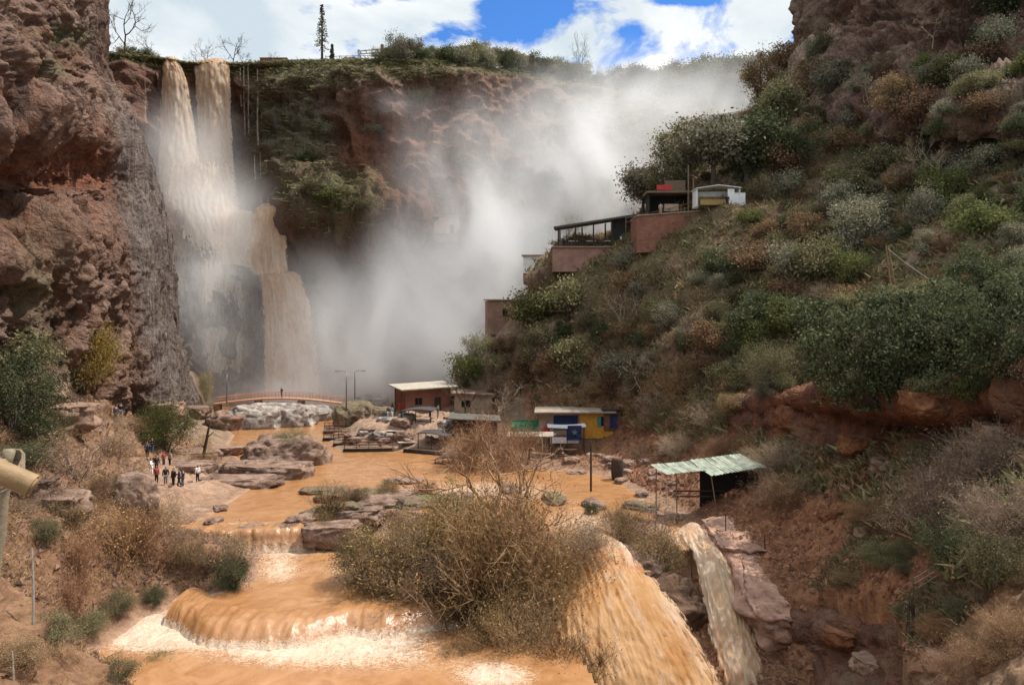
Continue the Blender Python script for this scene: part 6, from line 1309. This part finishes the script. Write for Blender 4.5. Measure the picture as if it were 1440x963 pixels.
for k in range(16): a_ = Vector((r2.normal()*.32, r2.normal()*.25, -.2)); c_ = Vector((r2.normal()*.1, r2.normal()*.1, 2.3+r2.normal()*.25)); b.tube([a_, c_], [.035, .02], 5)
o = b.build('stick_bundle', DWOOD); o.location = s_; tag(o, 'bundle of dark sticks propped upright below the fence', 'sticks')
# leaning dead trunk by the beach
s_ = wl(283, 652, 0, .1); t_ = thing('dead_tree', 'leaning dead trunk with a few stubs by the beach', 'tree', s_); b = MB(); b.tube([(0, 0, -.3), (.5, 0, 2.0), (.9, 0, 4.2), (1.5, .1, 6.0)], [.24, .2, .14, .05], 8); b.build('trunk', DWOOD, t_, smooth=True); b = MB(); b.tube([(.75, 0, 3.2), (1.6, 0, 4.0)], [.09, .04], 6); b.tube([(1.0, 0, 4.5), (.6, 0, 5.6)], [.07, .03], 6); b.tube([(.4, 0, 1.8), (-.2, .1, 2.5)], [.08, .03], 6); b.build('branch', DWOOD, t_, smooth=True)
# ------------------------------------------------------------------ people
def skin_mesh(name, verts, edges, radii, root=0, sub=1):
    me = bpy.data.meshes.new(name); me.from_pydata([tuple(v) for v in verts], edges, []); o = bpy.data.objects.new(name, me); COL.objects.link(o)
    m1 = o.modifiers.new('s', 'SKIN'); m1.use_smooth_shade = True
    for i, r_ in enumerate(radii): me.skin_vertices[0].data[i].radius = r_ if hasattr(r_, '__len__') else (r_, r_)
    me.skin_vertices[0].data[root].use_root = True
    m2 = o.modifiers.new('u', 'SUBSURF'); m2.levels = sub
    dg = bpy.context.evaluated_depsgraph_get(); out = bpy.data.meshes.new_from_object(o.evaluated_get(dg)); bpy.data.objects.remove(o); out.name = name; return out
def person_meshes(k):
    # pelvis, waist, chest, neck, head base, head top ; arms ; legs (1.72 m tall)
    hipx, st_ = .09, (.05, .16, .02, .10)[k]
    arm = [((.20, 0, 1.40), (.25, .02, 1.13), (.25, -.06, .88)), ((.20, 0, 1.40), (.26, -.02, 1.15), (.12, -.27, 1.20)), ((.20, 0, 1.40), (.27, .05, 1.14), (.26, .0, .90)), ((.20, 0, 1.40), (.27, -.10, 1.18), (.10, -.26, 1.38))][k]
    v = [(0, 0, .93), (0, .01, 1.08), (0, .01, 1.30), (0, 0, 1.44), (0, -.01, 1.53), (0, -.02, 1.62), (0, -.01, 1.70)]
    rd = [(.15, .11), (.135, .10), (.17, .115), (.055, .055), (.065, .07), (.082, .10), (.05, .065)]
    e = [(0, 1), (1, 2), (2, 3), (3, 4), (4, 5), (5, 6)]
    for s in (-1, 1):
        n = len(v); a = arm if s > 0 or k in (1, 3) else ((.20, 0, 1.40), (.25, .03, 1.14), (.24, -.03, .88))
        v += [(s*a[0][0], a[0][1], a[0][2]), (s*a[1][0], a[1][1], a[1][2]), (s*a[2][0], a[2][1], a[2][2]), (s*a[2][0], a[2][1]-.05, a[2][2]-.08)]; rd += [.06, .045, .032, .028]
        e += [(2, n), (n, n+1), (n+1, n+2), (n+2, n+3)]
    for s in (-1, 1):
        n = len(v); y = s*st_
        v += [(s*hipx, 0, .86), (s*hipx, -.03-y*.4, .48), (s*hipx, .02-y, .08), (s*hipx*1.1, -.15-y, .035)]; rd += [.09, .06, .042, (.045, .032)]; e += [(0, n), (n, n+1), (n+1, n+2), (n+2, n+3)]
    body = skin_mesh('person_body', v, e, rd)
    jk = skin_mesh('jacket', [(0, 0, .86), (0, .01, 1.08), (0, .01, 1.31), (0, 0, 1.45)]+[q for s in (-1, 1) for q in ((s*arm[0][0], 0, 1.40), (s*(arm if s > 0 or k in (1, 3) else ((0,), (.25, .03, 1.14), (.24, -.03, .88)))[1][0], (arm if s > 0 or k in (1, 3) else ((0,), (.25, .03, 1.14)))[1][1], (arm if s > 0 or k in (1, 3) else ((0,), (.25, .03, 1.14)))[1][2]), tuple(np.array([s, 1, 1])*np.array((arm if s > 0 or k in (1, 3) else ((0,), (0,), (.24, -.03, .88)))[2])))], [(0, 1), (1, 2), (2, 3), (2, 4), (4, 5), (5, 6), (2, 7), (7, 8), (8, 9)], [(.19, .145), (.17, .135), (.20, .15), .075, .078, .062, .05, .078, .062, .05])
    tr2 = skin_mesh('trousers', [(0, 0, .95)]+[q for s in (-1, 1) for q in ((s*hipx, 0, .86), (s*hipx, -.03-s*st_*.4, .48), (s*hipx, .02-s*st_, .10))], [(0, 1), (1, 2), (2, 3), (0, 4), (4, 5), (5, 6)], [(.165, .125), .108, .078, .065, .108, .078, .065])
    hr = skin_mesh('hair', [(0, .035, 1.58), (0, .02, 1.68), (0, -.01, 1.74)], [(0, 1), (1, 2)], [.07, (.09, .095), .055])
    ft_ = MB()
    fc = MB(); fc.box((-.032, -.117, 1.645), (.022, .012, .012)); fc.box((.032, -.117, 1.645), (.022, .012, .012)); fc.box((0, -.125, 1.615), (.02, .03, .035)); fc.box((0, -.112, 1.575), (.05, .012, .01))
    return body, jk, tr2, hr, fc.mesh('face_features')
PM = [person_meshes(k) for k in range(4)]
SKIN = simple('skin', (.36, .2, .13), .6, .1); HAIR = simple('dark_hair', (.02, .015, .012), .6)
CL = dict(black=(.02, .02, .022), navy=(.03, .04, .08), white=(.72, .70, .66), grey=(.2, .2, .21), red=(.3, .04, .035), blue=(.06, .12, .25), beige=(.4, .31, .22), green=(.06, .1, .06), jeans=(.07, .09, .14))
def person(loc, rz, k, top, legs, label, s=1.):
    t_ = thing('person', label, 'person', loc, rz, None); t_.scale = (s, s, s)
    bd, jk, tr2, hr, fc = PM[k]
    for nm, me_, mt in (('body', bd, SKIN), ('jacket', jk, simple(top+'_cloth', CL[top], .85, .25, 8)), ('trousers', tr2, simple(legs+'_cloth', CL[legs], .85, .25, 8)), ('hair', hr, HAIR), ('face', fc, HAIR)): obj(nm, me_, mt, t_)
person(on_bridge(396), R(160), 3, 'black', 'navy', 'person in black standing in the middle of the footbridge', 1.12)
for k, (px, py, tp, lg, ps, rz, lb) in enumerate(((212,693,'white','white',1,100,'person all in white at the left end of the beach group'), (220,683,'black','black',0,40,'person in black behind the white-clad person'), (233,700,'black','grey',2,20,'person in black top and grey trousers in the beach group'), (244,702,'black','black',0,-20,'person all in black in the front row of the beach group'), (252,700,'navy','black',1,-60,'person in navy jacket at the right of the front row'), (257,699,'black','jeans',2,-90,'person in black with jeans at the right end of the front row'),
    (278,683,'white','black',0,-120,'person in white top and black trousers alone on the beach'), (220,698,'red','black',0,60,'person in a red top at the near left of the beach group'), (207,672,'navy','black',3,30,'person in navy among the shaded group by the dark bush'), (214,668,'black','jeans',1,0,'person in black and jeans among the shaded group by the dark bush'), (230,670,'red','navy',2,80,'person in a red jacket by the layered rock'), (239,668,'beige','black',0,-30,'person in beige next to the layered rock'), (189,720,'grey','white',0,30,'person in grey and white beside the dark upright rock'))):
    person(gp(px, py, (CH-.4)*F/(py-HY)), R(rz), ps, tp, lg, lb, 1.05)
for k, (px, py, tp, lg, ps, lb) in enumerate(((203,580,'blue','navy',0,'person in blue at the left of the far group under the cliff'), (207,581,'black','jeans',1,'person in black in the far group under the cliff'), (212,580,'white','navy',2,'person in white in the far group under the cliff'), (197,581,'black','black',3,'person in black at the left fringe of the far group under the cliff'), (216,581,'grey','black',0,'person in grey at the right fringe of the far group under the cliff'), (170,588,'black','grey',0,'person in black walking on the slope left of the far group'), (163,592,'navy','black',2,'person in navy on the slope below the yellow bush'), (257,578,'red','beige',1,'person in red resting by the path to the footbridge'))):
    person(g(px, py, 0), R(40*k), ps, tp, lg, lb, 1.1)
for k, (px, py, d, tp, lg, ps, lb) in enumerate(((546,580,116,'green','white',0,'person in green on the mud by the mossy rocks'), (551,582,115,'grey','white',1,'person in pale clothes on the mud by the mossy rocks'), (552,572,120,'black','black',2,'person in black behind the pair on the mud'), (604,580,112,'navy','black',0,'person in navy beside the brick hut'), (616,580,112,'beige','grey',2,'person in beige by the right corner of the brick hut'))):
    person(gp(px, py, d), R(30*k), ps, tp, lg, lb, 1.05)
for k, (px, py, d, tp, lg, ps, lb) in enumerate(((1023,291,109.5,'black','black',0,'person in black walking past the right end of the white stall'), (793,348,121.5,'navy','black',1,'person at the open left end of the long canopy'), (873,346,121.6,'white','grey',0,'person in white under the dark right end of the long canopy'), (929,302,112.6,'beige','beige',2,'person in beige leaning at the kiosk counter'))):
    person(at(px, py, d), R(50*k), ps, tp, lg, lb, 1.05)
# ------------------------------------------------------------------ sky, sun, camera
SUN_AZ, SUN_EL = 76., 60.
W = bpy.data.worlds.new('World'); S.world = W; W.use_nodes = True; W.name = 'sky'
t = NT.__new__(NT); t.nt = W.node_tree; t.nt.nodes.clear()
sky = t.n('ShaderNodeTexSky', sky_type='NISHITA', sun_disc=False, sun_elevation=R(SUN_EL), sun_rotation=R(SUN_AZ), altitude=600., air_density=1., dust_density=.6, ozone_density=2.5)
vec = t.n('ShaderNodeTexCoord').outputs['Generated']
sx = t.n('ShaderNodeSeparateXYZ', i={0: vec}); yy = t.math('MAXIMUM', t.math('ABSOLUTE', sx.outputs[1]), .05)
U = t.math('DIVIDE', sx.outputs[0], yy); Vv = t.math('DIVIDE', sx.outputs[2], yy)
cn = t.noise(t.n('ShaderNodeMapping', i={'Vector': vec, 'Scale': (1, 1, 1.7)}).outputs[0], 6.5, 10, .6, .3)
hole = None
for (px, py, sxx, syy, a) in ((755,12,85,30,.36),(700,48,60,26,.30),(610,55,38,18,.2),(890,40,26,16,.16),(960,2,60,8,.22),(560,0,40,8,.12),(300,30,190,60,-.22),(1400,-150,200,80,.3),(200,-250,300,90,.25)):
    u0, v0 = (px-CX)/F, (HY-py)/F
    e = t.math('ADD', t.math('POWER', t.math('DIVIDE', t.math('SUBTRACT', U, u0), sxx/F), 2.), t.math('POWER', t.math('DIVIDE', t.math('SUBTRACT', Vv, v0), syy/F), 2.))
    g = t.math('MULTIPLY', t.math('EXPONENT', t.math('MULTIPLY', e, -1.)), a)
    hole = g if hole is None else t.math('ADD', hole, g)
cl = t.math('SUBTRACT', t.math('ADD', t.math('MULTIPLY', t.math('SUBTRACT', cn, .5), 1.7), .68), t.math('MULTIPLY', hole, 1.5))
mask = t.ramp(cl, [(.43, 0.), (.60, 1.)])
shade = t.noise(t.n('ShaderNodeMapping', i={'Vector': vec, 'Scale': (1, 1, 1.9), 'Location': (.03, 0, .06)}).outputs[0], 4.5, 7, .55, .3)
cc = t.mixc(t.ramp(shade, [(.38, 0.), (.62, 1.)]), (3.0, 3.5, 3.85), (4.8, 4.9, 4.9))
el = t.n('ShaderNodeMapRange', interpolation_type='SMOOTHSTEP', i={0: sx.outputs[2], 1: .45, 2: .8, 3: 1., 4: 2.1}).outputs[0]  # unseen clouds overhead made brighter than those in frame, added as fill light
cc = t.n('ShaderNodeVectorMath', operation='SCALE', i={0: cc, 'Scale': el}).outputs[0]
skyc = t.mixc(1., sky.outputs[0], (.30, .56, .88), 'MULTIPLY')
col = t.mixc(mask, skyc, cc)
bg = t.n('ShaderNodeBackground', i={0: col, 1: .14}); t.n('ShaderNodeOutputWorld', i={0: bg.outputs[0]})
sl = bpy.data.lights.new('sun', 'SUN'); sl.energy = 4.0; sl.angle = R(.5); sl.color = (1., .94, .86)
so_ = bpy.data.objects.new('sun', sl); link(so_); so_.location = (60, 40, 120)
sd = Vector((math.sin(R(SUN_AZ))*math.cos(R(SUN_EL)), math.cos(R(SUN_AZ))*math.cos(R(SUN_EL)), math.sin(R(SUN_EL))))
so_.rotation_euler = (-sd).to_track_quat('-Z', 'Y').to_euler()
cam = bpy.data.cameras.new('camera'); cam.sensor_width = 36; cam.lens = 26.0; cam.shift_y = -(481.5-HY)/1440*1.0; cam.clip_end = 5000; cam.clip_start = .05
co = bpy.data.objects.new('camera', cam); link(co); co.location = EYE; co.rotation_euler = (R(90), 0, 0); S.camera = co
vs_ = S.view_settings; vs_.view_transform = 'Standard'; vs_.look = 'None'; vs_.exposure = 0.62; vs_.gamma = 1; vs_.use_curve_mapping = False
S.cycles.volume_bounces = 9; S.cycles.max_bounces = 9; S.cycles.transparent_max_bounces = 16; S.cycles.diffuse_bounces = 3; S.cycles.glossy_bounces = 2
S.cycles.use_denoising = True
S.cycles.volume_step_rate = 2.
